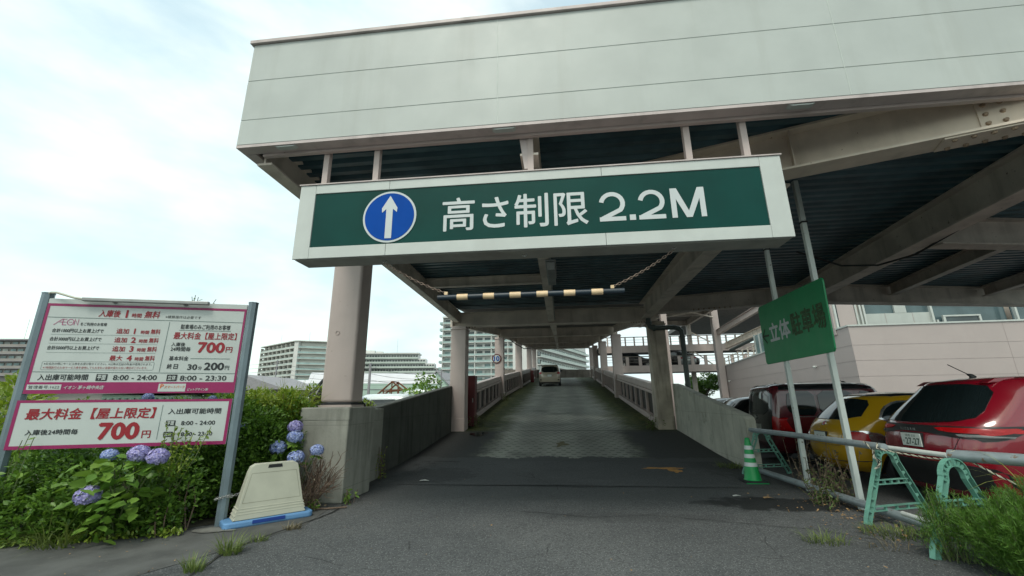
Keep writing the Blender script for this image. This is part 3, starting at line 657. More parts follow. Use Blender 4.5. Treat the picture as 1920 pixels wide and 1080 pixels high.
# ================================================================== speed-limit disc on the second left column
t = thing('speed_sign', 'round speed limit sign with blue 10 and red rim on a ramp column', 'sign', (-3.98, 26.88, 4.1))
def disc(b, cx, cz, r, y, th, seg=40): b.cyl((cx, y, cz), (cx, y+th, cz), r, None, seg); return b
b = MB(); disc(b, -4.0, 4.13, .30, 26.87, .02); b.build('rim', 'red_box', t)
b = MB(); disc(b, -4.0, 4.13, .235, 26.86, .009); b.build('face', 'white_board', t)
b = MB(); b.text('10', -4.17, 3.98, -3.83, 4.28, 26.856, bold=.03); b.build('lettering', 'sign_blue', t)
b = MB(); b.box(-4.0, -3.9, 26.892, 26.918, 4.0, 4.26); b.build('bracket', 'galv', t)

# ================================================================== hanging clearance sign
SY = 4.40
t = thing('clearance_sign', 'long white-framed green height limit sign with blue arrow hung under the fascia', 'sign', ((-.3), 4.53, 3.05))
T = lambda x: -.0045*(x+3)              # it hangs a touch lower on the right
def tilt(b, ): 
    for v in b.bm.verts: v.co.z += T(v.co.x)
    return b
b = MB(); b.box(-3.08, 2.47, SY+.015, SY+.30, 3.06, 4.0); tilt(b).build('box', 'frame_white', t, bevel=.006)
for (x0, x1, z0, z1) in ((-3.085, -2.885, 3.055, 4.005), (2.255, 2.475, 3.055, 4.005)):
    b = MB(); b.box(x0, x1, SY-.012, SY+.014, z0, z1); tilt(b).build('frame', 'frame_white', t, bevel=.005)
for (xa, xb) in ((-2.883, -1.95), (-1.946, .55), (.554, 2.253)):
    for (z0, z1) in ((3.055, 3.195), (3.89, 4.005)):
        b = MB(); b.box(xa, xb, SY-.012, SY+.014, z0, z1); tilt(b).build('frame', 'frame_white', t, bevel=.004)
b = MB(); b.box(-3.1, 2.49, SY-.025, SY+.32, 4.008, 4.022); tilt(b).build('cap', 'coping', t)
b = MB(); b.box(-3.06, 2.45, SY+.02, SY+.30, 3.048, 3.058); tilt(b).build('soffit', mat('soffit_grey', (.33, .33, .30), .6, streak=.2), t)
b = MB(); b.box(-2.88, 2.25, SY-.002, SY+.012, 3.2, 3.885); tilt(b).build('panel', 'green_panel', t)
b = MB(); b.text('高さ制限', -1.285, 3.315, .375, 3.725, SY-.006, bold=.010); tilt(b).build('lettering', 'white_letter', t, nrm=False)
def two(b, x, z, w, h, sw, y):
    r_ = w/2-sw/2; cx, cz = x+w/2, z+h-r_-sw/2; P_ = []
    for k in range(15):
        a = rad(170-(170+42)*k/14); P_.append((cx+r_*math.cos(a), cz+r_*math.sin(a)*1.0))
    P_ += [(x+sw*.62, z+sw*.62)]
    b.stroke(P_, sw, y)
    b.face([(x, y-.0003, z), (x+w, y-.0003, z), (x+w, y-.0003, z+sw), (x, y-.0003, z+sw)])
for kind, x, w in (('2', .50, .285), ('.', .825, .065), ('2', .925, .285), ('M', 1.275, .36)):
    b = MB(); y_, z_, h_ = SY-.006, 3.335, .35
    if kind == '2': two(b, x, z_, w, h_, .050, y_)
    elif kind == '.': b.face([(x, y_, z_), (x+w, y_, z_), (x+w, y_, z_+.065), (x, y_, z_+.065)])
    else:
        s_ = .056; b.face([(x, y_, z_), (x+s_, y_, z_), (x+s_, y_, z_+h_), (x, y_, z_+h_)]); b.face([(x+w-s_, y_, z_), (x+w, y_, z_), (x+w, y_, z_+h_), (x+w-s_, y_, z_+h_)])
        for q in (1, -1): m = x+w/2; b.face([(m-q*.03, y_-.0003*(2+q), z_), (m+q*.03, y_-.0003*(2+q), z_), (m-q*(w/2-.07), y_-.0003*(2+q), z_+h_), (m-q*(w/2), y_-.0003*(2+q), z_+h_)])
    tilt(b).build('lettering', 'white_letter', t)
b = MB(); disc(b, -1.925, 3.535, .325, SY-.010, .008, 64); r_ = tilt(b).build('arrow_disc', 'white_letter', t)
b = MB(); disc(b, -1.925, 3.535, .30, SY-.014, .003, 64); tilt(b).build('disc_face', 'sign_blue', r_)
b = MB(); b.face([(x, SY-.018, z) for x, z in ((-1.965, 3.26), (-1.885, 3.26), (-1.885, 3.63), (-1.835, 3.585), (-1.83, 3.64), (-1.925, 3.80), (-2.02, 3.64), (-2.015, 3.585), (-1.965, 3.63))]); tilt(b).build('arrow', 'white_letter', r_)
for x in (-2.86, -2.19, -.255, 1.57, 2.2):
    b = MB(); b.box(x-.035, x+.035, SY+.09, SY+.16, 4.02, 4.575); b.build('hanger', 'pink', t)
for x in (-2.01, -.35, 1.29):
    b = MB(); b.torus((x, 4.54, 3.03), .022, .006, (1, 0, 0), (0, 0, 1), 12, 6); b.build('eye_bolt', 'galv', t)

# ================================================================== striped clearance bar on chains
t = thing('clearance_bar', 'yellow and dark striped bar hung on chains under the green height sign', 'bar', (-.35, 4.56, 2.56))
BA, BB = V((-1.355, 4.56, 2.565)), V((.725, 4.56, 2.565))
b = MB(); b.cyl(BA, BB, .032, None, 18); b.build('bar', 'navy', t, smooth=True)
for k in range(6):
    f = .108+.1445*k; p = BA.lerp(BB, f); q = BA.lerp(BB, f+.06)
    b = MB(); b.cyl(p, q, .0345, None, 18); b.build('stripe', 'yellow_band', t, smooth=True)
def chain(b, p, q, n, sag, r=.019, w=.0055):
    P_ = []
    for i in range(n+1):
        f = i/n; c = p.lerp(q, f); c.z -= sag*4*f*(1-f); P_.append(c)
    for i in range(n):
        a, c = P_[i], P_[i+1]; d = (c-a).normalized(); s_ = d.cross(V((0, 1, 0))).normalized(); u = s_ if i % 2 else d.cross(s_)
        m = (a+c)/2; rows = []
        for k in range(10):
            an = 2*PI*k/10; o_ = d*math.cos(an)*((c-a).length*.68)+u*math.sin(an)*r*.62
            o2 = (d*math.cos(an)+u*math.sin(an)).normalized(); n2 = d.cross(u)
            rows.append([m+o_+o2*w*math.cos(j*PI/3)+n2*w*math.sin(j*PI/3) for j in range(6)])
        b.grid(rows, True, True)
for a, c in ((V((-2.01, 4.54, 3.01)), V((-1.26, 4.56, 2.615))), (V((1.29, 4.54, 3.0)), V((.60, 4.56, 2.615)))):
    b = MB(); chain(b, a, c, 22, .03); b.build('chain', 'chain', t)
    b = MB(); b.box(c.x-.018, c.x+.018, 4.545, 4.575, 2.595, 2.63); b.build('lug', 'yellow_band', t)

# ================================================================== price board on the left
pt = thing('price_board', 'magenta-bordered white parking price board on two grey posts in the planting', 'sign', (-6.45, 4.45, 0), None, math.atan2(.77, 2.28), local=True)
for u0, u1, zt in ((-.01, .105, 2.80), (2.355, 2.47, 2.765)):
    b = MB(); b.tube([(.5*(u0+u1), .05, 0), (.5*(u0+u1), .05, zt)], .062, 8); o = b.build('post', 'post_grey', pt)
    b = MB(); b.cyl((.5*(u0+u1), .05, zt), (.5*(u0+u1), .05, zt+.012), .066, None, 8); b.build('post_cap', 'post_grey', o)
def board(nm, u0, u1, z0, z1, iu0, iu1, iz0, iz1, mz1=None):
    b = MB(); b.box(u0, u1, .0, .03, z0, z1); p = b.build(nm, 'white_board', pt, bevel=.003)
    mz1 = mz1 or z1
    b = MB()
    for q in ((u0, u1, z0, iz0), (u0, u1, iz1, mz1), (u0, iu0, iz0, iz1), (iu1, u1, iz0, iz1)):
        b.face([(q[0], -.002, q[2]), (q[1], -.002, q[2]), (q[1], -.002, q[3]), (q[0], -.002, q[3])])
    b.build('border', 'magenta', p); return p
p1 = board('upper_panel', .105, 2.358, 1.567, 2.735, .138, 2.333, 1.702, 2.640, 2.672)
p2 = board('lower_panel', .075, 2.352, .94, 1.492, .112, 2.317, .980, 1.462)
SH = .0
def txt(items, m, parent, y=-.004, nm='lettering'):
    for it in items:
        body, u0, z0, u1, z1 = it[:5]; kw = it[5] if len(it) > 5 else {}
        b = MB(); b.text(body, u0, z0, u1, z1, y, **kw); b.build(nm, m, parent, nrm=False)
B1, B2 = dict(bold=.018), dict(bold=.03); I1 = dict(bold=.022, shear=.12)
txt([('入庫後', .672, 2.515, .905, 2.607, I1), ('1', .955, 2.515, 1.0, 2.61, B2), ('時間', 1.035, 2.517, 1.14, 2.572, B1), ('無料', 1.175, 2.515, 1.345, 2.607, I1),
  *[x for k, (n_, z) in enumerate((('1', 2.306), ('2', 2.193), ('3', 2.080))) for x in (('追加', .906, z, 1.04, z+.066, B1), (n_, 1.085, z, 1.125 if n_ == '1' else 1.14, z+.067, B2), ('時間', 1.175, z, 1.265, z+.046, B1), ('無料', 1.285, z, 1.39, z+.066, B1))],
  ('最大', .90, 1.966, 1.035, 2.03, B1), ('4', 1.08, 1.966, 1.14, 2.032, B2), ('時間', 1.172, 1.966, 1.262, 2.012, B1), ('無料', 1.283, 1.966, 1.388, 2.03, B1),
  ('最大料金【屋上限定】', 1.552, 2.25, 2.285, 2.34, B1), ('700', 1.856, 2.08, 2.16, 2.21, dict(bold=.04)), ('円', 2.183, 2.085, 2.258, 2.155, B1)], 'red_ink', p1)
txt([('※精算操作は必要です', 1.414, 2.518, 1.826, 2.557), ('をご利用のお客様', .502, 2.398, .785, 2.438, B1), ('合計1000円以上お買上げで', .225, 2.308, .766, 2.358, B1), ('合計3000円以上お買上げで', .223, 2.203, .764, 2.252, B1), ('合計5000円以上お買上げで', .222, 2.094, .762, 2.143, B1),
  ('駐車場のみご利用のお客様', 1.612, 2.382, 2.193, 2.445, B1), ('入庫後', 1.543, 2.155, 1.70, 2.207, B1), ('24時間毎', 1.547, 2.093, 1.77, 2.148, B1), ('基本料金', 1.548, 1.975, 1.767, 2.029, B1),
  ('終', 1.543, 1.868, 1.597, 1.93, B1), ('日', 1.618, 1.868, 1.664, 1.927, B1), ('30', 1.777, 1.857, 1.882, 1.925, B2), ('分', 1.895, 1.857, 1.938, 1.903, B1), ('200', 1.967, 1.857, 2.19, 1.947, dict(bold=.035)), ('円', 2.207, 1.858, 2.254, 1.91, B1),
  ('入出庫可能時間', .212, 1.726, .72, 1.797, B1), ('8:00 - 24:00', .952, 1.728, 1.488, 1.788, B1), ('8:00 - 23:30', 1.715, 1.722, 2.242, 1.783, B1), ('管理番号:1622', .145, 1.625, .455, 1.664)], 'black_ink', p1)
b = MB(); yl = -.004; sw = .006
b.stroke([(.222, 2.40), (.30, 2.474), (.352, 2.474)], sw, yl); b.stroke([(.312, 2.474), (.312, 2.403), (.352, 2.403)], sw, yl-.0002); b.stroke([(.275, 2.438), (.35, 2.438)], sw, yl-.0004)
b.stroke([(.393+.034*math.cos(k*PI/12), 2.438+.036*math.sin(k*PI/12)) for k in range(25)], sw, yl-.0002); b.stroke([(.375, 2.438), (.41, 2.438)], sw*.7, yl-.0004)
b.stroke([(.436, 2.40), (.436, 2.474), (.474, 2.402), (.474, 2.476)], sw, yl); b.build('logo', 'pink_ink', p1)
txt([('※お会計の際にサービス券をお受け取りください。※以降は左記の料金が適用されます。', .235, 1.908, 1.372, 1.938)], 'black_ink', p1)
txt([('※1時間割引のためサービス券を使用してもお支払い金額が変わらない場合がございます。', .235, 1.862, 1.33, 1.892)], 'red_ink', p1)
b = MB(); yl = -.0035
for q in ([(.145, 2.498), (2.332, 2.484)], [(1.474, 2.47), (1.468, 1.83)], [(.138, 1.826), (2.334, 1.81)], [(1.60, 2.366), (2.205, 2.366)], [(1.79, 2.0), (2.25, 2.0)]): b.strip(q, .006, yl)
for z in (2.283, 2.172, 2.06): b.strip([(.225, z), (1.385, z)], .003, yl)
b.strip([(.225, 1.85), (1.385, 1.85), (1.395, 1.86), (1.395, 1.94), (1.385, 1.95), (.225, 1.95), (.215, 1.94), (.215, 1.86), (.225, 1.85)], .003, yl)
b.build('rule', 'line_ink', p1)
def plates(parent, rects, m, nm, y=-.0045):
    for u0, z0, u1, z1 in rects:
        b = MB(); b.face([(u0, y, z0), (u1, y, z0), (u1, y, z1), (u0, y, z1)]); o = b.build(nm, m, parent)
    return o
k_ = plates(p1, [(.805, 1.718, .922, 1.80), (1.565, 1.716, 1.68, 1.796)], 'black_ink', 'badge')
txt([('平面', .82, 1.73, .908, 1.788, B2), ('立体', 1.58, 1.728, 1.667, 1.784, B2)], 'white_board', k_, -.007)
k_ = plates(p1, [(.128, 1.612, .472, 1.675), (1.494, 1.586, 1.796, 1.682)], 'white_board', 'name_plate')
txt([('管理番号:1622', .145, 1.625, .455, 1.664)], 'black_ink', k_, -.007)
txt([('P', 1.512, 1.628, 1.555, 1.675, B2), ('スマートパーク', 1.562, 1.625, 1.785, 1.658, B1)], 'orange_ink', k_, -.007)
txt([('イオン 茅ヶ崎中央店', .50, 1.617, .912, 1.662, dict(bold=.02, shear=.15)), ('ピットデザイン㈱', 1.822, 1.593, 2.052, 1.628, B1)], 'white_board', p1)
txt([('最大料金【屋上限定】', .197, 1.27, 1.52, 1.395, dict(bold=.025, shear=.08)), ('700', .966, 1.035, 1.375, 1.215, dict(bold=.045)), ('円', 1.42, 1.038, 1.51, 1.122, B1)], 'red_ink', p2)
txt([('入庫後24時間毎', .19, 1.098, .80, 1.158, B1), ('入出庫可能時間', 1.657, 1.312, 2.244, 1.378, B1), ('8:00 - 24:00', 1.78, 1.178, 2.238, 1.226, B1), ('8:00 - 23:30', 1.775, 1.05, 2.249, 1.094, B1)], 'black_ink', p2)
b = MB(); b.strip([(1.585, 1.425), (1.586, 1.015)], .005, yl); b.build('rule', 'line_ink', p2)
k_ = plates(p2, [(1.653, 1.172, 1.756, 1.236), (1.649, 1.045, 1.748, 1.103)], 'black_ink', 'badge')
txt([('平面', 1.665, 1.182, 1.744, 1.227, B2), ('立体', 1.661, 1.054, 1.737, 1.094, B2)], 'white_board', k_, -.007)
b = MB(); b.box(.50, 1.915, -.09, -.03, 2.70, 2.745); o = b.build('lamp_housing', 'galv', pt, bevel=.008)
b = MB(); b.box(.8, .84, -.031, .0, 2.70, 2.73); b.box(1.6, 1.64, -.031, 0, 2.70, 2.73); b.build('bracket', 'galv', o)
b = MB(); b.tube([(.07, .02, 2.80), (.12, -.02, 2.805), (.2, -.05, 2.80), (.3, -.07, 2.77), (.42, -.07, 2.735), (.51, -.06, 2.725)], .014, 8); b.build('lamp_cable', 'cream', o, smooth=True)
# ================================================================== green direction sign on two white posts
dp = thing('direction_sign', 'green parking direction sign with faded letters on two white posts by the pipe fence', 'sign', (3.8, 7.2, 0), None, rad(-90), local=True)
# local x = 7.2 - y
for u, zt in ((-.60, 4.78), (.63, 4.78)):
    b = MB(); b.box(u-.035, u+.035, .015, .085, 0, zt); b.build('post', 'post_white', dp, bevel=.008)
b = MB(); b.prism([(-1.19, 2.07), (-1.15, 2.03), (.82, 2.04), (.86, 2.08), (.90, 3.06), (.87, 3.10), (-1.13, 3.10), (-1.17, 3.06)], 'y', -.012, .012)
pn = b.build('panel', 'sign_green', dp, bevel=.004)
txt([('立体', -.87, 2.40, -.18, 2.72, dict(bold=.03))], 'white_letter', pn, -.015)
txt([('駐車場', -.12, 2.40, .80, 2.76, dict(bold=.03))], 'fade_ink', pn, -.015)
b = MB(); yl = -.015
b.strip([(-1.14, 2.54), (-.90, 2.53)], .035, yl); b.strip([(-1.15, 2.535), (-1.02, 2.66)], .03, yl-.001); b.strip([(-1.15, 2.545), (-1.0, 2.40)], .03, yl-.002)
b.build('arrow', 'arrow_ink', pn)
for u in (-.60, .63):
    for z in (2.2, 2.95, 4.05):
        b = MB(); b.box(u-.045, u+.045, .01, .095, z, z+.025); b.build('clamp', 'cable', dp)
b = MB(); b.box(-.72, -.52, .09, .12, 4.12, 4.145); b.build('stay', 'cable', dp)

# ================================================================== white A-board with blue water base
ab = thing('a_board', 'blank cream plastic standing signboard on a blue weighted base', 'signboard', (-3.74, 5.52, 0), None, math.atan2(.66, .62), local=True)
b = MB()
prof = [(-.47, .0), (-.49, .05), (-.45, .12), (.45, .12), (.49, .05), (.47, 0)]
b.prism([(-.46, -.16), (.46, -.16), (.50, -.12), (.50, .12), (.46, .16), (-.46, .16), (-.50, .12), (-.50, -.12)], 'z', 0, .075)
o = b.build('base', 'base_blue', ab, bevel=.022, seg=3)
b = MB(); b.box(-.2, .16, -.168, -.158, .03, .07); b.build('grip', 'deep_blue', o, bevel=.003)
# body: a tapered hollow shell with a handle slot
b = MB()
def shell(yf, s_):
    pts = [(-.405, .08), (-.385, .12), (-.40, .125), (-.378, .155), (-.39, .16), (-.365, .195), (-.29, .60), (-.27, .66), (-.22, .69), (.22, .69), (.27, .66), (.285, .60), (.365, .195), (.39, .16), (.378, .155), (.40, .125), (.385, .12), (.405, .08)]
    return [(u*s_, yf*(1-.55*(z-.08)/.6), z) for u, z in pts]
A_, B_ = shell(-.13, 1), shell(.13, 1)
va = [b.bm.verts.new(p) for p in A_]; vb = [b.bm.verts.new(p) for p in B_]; n = len(va)
b.bm.faces.new(va); b.bm.faces.new(vb[::-1])
for i in range(n): b.bm.faces.new((va[i], vb[i], vb[(i+1) % n], va[(i+1) % n]))
o = b.build('body', 'cream', ab, bevel=.012, seg=3)
b = MB(); yq = -.058
b.prism([(-.085, .635), (.085, .635), (.075, .675), (-.075, .675)], 'y', -.0665, .0665); b.build('handle_slot', 'trim', o)
for z in (.135, .165, .195):
    b = MB(); w_ = .40-.17*(z-.08); b.box(-w_*.985, w_*.985, -.13*(1-.55*(z-.08)/.6)-.0015, .13*(1-.55*(z-.08)/.6)+.0015, z, z+.012); b.build('rib', 'cream', o, bevel=.003)
b = MB(); q = [(-.325, .26), (.325, .26), (.255, .585), (-.255, .585)]
f_ = lambda u, z: (u, -.13*(1-.55*(z-.08)/.6)-.001, z)
for (a, c) in zip(q, q[1:]+q[:1]):
    d_ = V((c[0]-a[0], c[1]-a[1])).normalized(); n_ = V((-d_.y, d_.x))*.004
    b.face([f_(a[0]-n_.x, a[1]-n_.y), f_(c[0]-n_.x, c[1]-n_.y), f_(c[0]+n_.x, c[1]+n_.y), f_(a[0]+n_.x, a[1]+n_.y)])
b.build('panel_edge', mat('cream_dark', (.30, .30, .23), .6), o)

# ================================================================== traffic cone
cn = thing('traffic_cone', 'green traffic cone with three white bands on a dark square base', 'cone', (3.30, 8.52, 0), local=True)
b = MB(); b.prism([(-.19, -.15), (-.15, -.19), (.15, -.19), (.19, -.15), (.19, .15), (.15, .19), (-.15, .19), (-.19, .15)], 'z', .006, .045); b.build('base', 'rubber', cn, bevel=.01)
b = MB(); b.box(-.185, .185, -.196, -.186, .004, .02); b.build('base_trim', 'cone_green', cn)
R0, R1, Z0, Z1 = .135, .042, .045, .74
rc = lambda z: R0+(R1-R0)*(z-Z0)/(Z1-Z0)
b = MB(); b.lathe([(R0+.012, Z0), (R0, Z0+.02), (rc(.70), .70), (R1-.004, .735), (R1-.014, .745), (R1-.016, .69)]); b.build('cone', 'cone_green', cn, smooth=True)
for z in (.27, .41, .55):
    b = MB(); b.lathe([(rc(z)+.001, z), (rc(z)+.004, z+.001), (rc(z+.065)+.004, z+.064), (rc(z+.065)+.001, z+.065)]); b.build('reflective_band', 'reflective', cn, smooth=True)

# ================================================================== pipe fence on teal trestles
def make_trestle(lab):
    r = thing('trestle', lab, 'barrier stand', (0, 0, 0), 'plastic trestles under the pipe fence', local=True)
    # local x spans the feet, y is the thickness; a bent rail with slots
    def leg(sgn):
        P_ = []
        for i in range(9):
            a = PI/2*(i/8); P_.append((sgn*(.02+.125*math.sin(a)), .66+.135*math.cos(a)))
        P_ += [(sgn*.47, .06), (sgn*.485, 0)]
        return P_
    W, D = .078, .045
    for s_ in (-1, 1):
        P_ = leg(s_)
        b = MB(); rows = []
        for i, (u, z) in enumerate(P_):
            a = P_[max(0, i-1)]; c = P_[min(len(P_)-1, i+1)]; d_ = V((c[0]-a[0], c[1]-a[1])).normalized(); n_ = V((-d_.y, d_.x))*W/2
            rows.append((u, z, n_))
        # two flanges and a thin web with slots
        for k in (-1, 1):
            rr = []
            for u, z, n_ in rows:
                c0 = V((u, z))+n_*k; c1 = V((u, z))+n_*k*.74
                rr.append([(c0.x, -D/2, c0.y), (c1.x, -D/2, c1.y), (c1.x, D/2, c1.y), (c0.x, D/2, c0.y)])
            vs = b.grid(rr, close_u=True); b.bm.faces.new(vs[0]); b.bm.faces.new(vs[-1][::-1])
        o = b.build('leg', 'teal', r)
        u0, z0, _ = rows[8]; u1, z1, _ = rows[-1]
        n_ = V((z1-z0, -(u1-u0))).normalized()*W*.36
        for f0, f1 in ((.0, .03), (.19, .22), (.38, .41), (.58, .61), (.78, .81), (.96, 1.0)):
            b = MB(); a = V((u0+(u1-u0)*f0, z0+(z1-z0)*f0)); c = V((u0+(u1-u0)*f1, z0+(z1-z0)*f1))
            b.hexa([(a.x-n_.x, -.012, a.y-n_.y), (a.x+n_.x, -.012, a.y+n_.y), (c.x+n_.x, -.012, c.y+n_.y), (c.x-n_.x, -.012, c.y-n_.y)], [(a.x-n_.x, .012, a.y-n_.y), (a.x+n_.x, .012, a.y+n_.y), (c.x+n_.x, .012, c.y+n_.y), (c.x-n_.x, .012, c.y-n_.y)]); b.build('web', 'teal', o)
        for i in range(0, 8, 2):
            (ua, za, na), (ub, zb_, nb) = rows[i], rows[i+1]
            na, nb = na*.72, nb*.72; b = MB()
            b.hexa([(ua-na.x, -.012, za-na.y), (ua+na.x, -.012, za+na.y), (ub+nb.x, -.012, zb_+nb.y), (ub-nb.x, -.012, zb_-nb.y)], [(ua-na.x, .012, za-na.y), (ua+na.x, .012, za+na.y), (ub+nb.x, .012, zb_+nb.y), (ub-nb.x, .012, zb_-nb.y)]); b.build('web', 'teal', o)
    for z, hw in ((.44, .27), (.16, .40)):
        b = MB(); b.box(-hw+.02, hw-.02, -D/2, D/2, z-.028, z-.018); b.box(-hw+.02, hw-.02, -D/2, D/2, z+.018, z+.028)
        for k in range(5):
            u = (-hw+.05)+(2*hw-.1)*k/4; b.box(u-.012, u+.012, -.012, .012, z-.018, z+.018)
        b.build('crossbar', 'teal', r)
    return r
tr0 = make_trestle('teal plastic trestle stand nearest the middle of the pipe fence, rope knotted on top')
tr0.location = (3.90, 6.0, 0); tr0.rotation_euler.z = math.atan2(.38, 1.02)
tr1 = copy_tree(tr0); tr1['label'] = 'teal trestle stand half hidden by the feathery green bush'; tr1.location = (3.74, 4.87, 0); tr1.rotation_euler.z = math.atan2(.36, 1.0)
tr2 = copy_tree(tr0); tr2['label'] = 'teal trestle stand behind the green traffic cone'; tr2.location = (3.92, 9.4, 0); tr2.rotation_euler.z = .25
def pipe(nm, pts, r, m, lab, caps=True):
    b = MB(); b.tube(pts, r, 14); return b.build(nm, m, None, smooth=True, tagd=(lab, 'pipe', 'pipes of the makeshift fence'))
pipe('fence_pipe', [(3.715, 9.35, .83), (3.72, 7.4, .85), (3.73, 5.72, .85)], .043, 'pipe_grey', 'long grey upper pipe of the fence, running from cone to rope knot')
pipe('fence_pipe', [(3.78, 5.80, .845), (3.92, 5.12, .83)], .026, 'pipe_white', 'short thin white pipe tied in the upper fence rail')
pipe('fence_pipe', [(3.86, 5.02, .845), (4.35, 4.1, .86), (4.9, 3.0, .87)], .055, 'pipe_grey', 'thick blue-grey upper pipe leaving the picture at the right edge')
pipe('fence_pipe', [(3.74, 9.45, .09), (3.76, 7.4, .10), (3.79, 5.2, .11)], .05, 'pipe_grey', 'grey lower pipe of the fence lying near the ground')
pipe('fence_pipe', [(3.62, 5.5, .20), (3.56, 4.75, .22)], .024, 'pipe_white', 'thin white lower pipe between the two near trestles')
def rope(pts, lab, r=.008, tw=9):
    t = thing('rope', lab, 'rope', pts[0], 'striped ropes tied to the fence'); P_ = [V(p) for p in pts]; fine = []
    for a, c in zip(P_, P_[1:]):
        n = max(3, int((c-a).length/.008))
        for k in range(n): fine.append(a.lerp(c, k/n))
    fine.append(P_[-1])
    for ph, m in ((0, 'rope_y'), (PI, 'rope_k'), (PI*.66, 'rope_y')):
        b = MB(); out = []; s_ = 0
        for i, p in enumerate(fine):
            d = (fine[min(i+1, len(fine)-1)]-fine[max(0, i-1)]).normalized(); a1 = d.cross(V((.2, .1, 1))).normalized(); a2 = d.cross(a1)
            an = ph+s_*2*PI/.075; out.append(p+(a1*math.cos(an)+a2*math.sin(an))*r*.55); s_ += (fine[min(i+1, len(fine)-1)]-p).length
        b.tube(out, r*.62, 6); b.build('strand', m, t, smooth=True)
rope([(3.70, 5.78, .895), (3.66, 5.74, .84), (3.75, 5.6, .81), (3.86, 5.3, .785), (3.88, 5.02, .80), (3.83, 4.98, .86), (3.87, 4.96, .90), (3.93, 4.98, .84), (3.98, 4.7, .70), (4.12, 4.35, .52), (4.3, 4.0, .38)], 'yellow and black rope sagging along the upper fence pipes')
rope([(3.66, 5.95, .90), (3.70, 5.88, .80), (3.68, 5.86, .72), (3.74, 5.85, .69), (3.70, 5.83, .64), (3.66, 5.85, .60), (3.73, 5.86, .63), (3.71, 5.9, .74), (3.76, 5.93, .89)], 'knotted rope end dangling from the middle trestle', .009)
# ================================================================== vehicles
def outline(xr, xf, w, rc, rf, bow, sb):
    P_ = []
    def arc(cx, cy, r, a0, a1, n):
        for i in range(n): a = a0+(a1-a0)*i/n; P_.append((cx+r*math.cos(a), cy+r*math.sin(a)))
    rc = min(rc, w*.9); rf = min(rf, w*.9)
    def line(x0, y0, x1, y1, n):
        for i in range(n): P_.append((x0+(x1-x0)*i/n, y0+(y1-y0)*i/n))
    line(xr, -(w-rc), xr, w-rc, 14); arc(xr+rc, w-rc, rc, PI, PI/2, 8)
    line(xr+rc, w, xf-rf, w, 24); arc(xf-rf, w-rf, rf, PI/2, 0, 8)
    line(xf, w-rf, xf, -(w-rf), 14); arc(xf-rf, -(w-rf), rf, 0, -PI/2, 8)
    line(xf-rf, -w, xr+rc, -w, 24); arc(xr+rc, -(w-rc), rc, -PI/2, -PI, 8)
    out = []
    xm, hl = (xr+xf)/2, (xf-xr)/2
    for x, y in P_:
        q = max(0, min(1, (x-xr)/max(.01, hl)))
        x2 = x-bow*(1-(y/w)**2)*(1-q)**2+bow*(1-(y/w)**2)*max(0, (x-xm)/hl)**2
        y2 = y*(1-sb*((x-xm)/hl)**2)
        out.append((x2, y2))
    return out
def smooth_layers(rows, n=34):
    out = []; m = len(rows)-1
    for k in range(n+1):
        f = k/n*m; i = min(int(f), m-1); t = f-i
        p0, p1, p2, p3 = rows[max(0, i-1)], rows[i], rows[i+1], rows[min(m, i+2)]
        out.append([.5*((2*b)+(-a+c)*t+(2*a-5*b+4*c-d)*t*t+(-a+3*b-3*c+d)*t**3) for a, b, c, d in zip(p0, p1, p2, p3)])
    return out
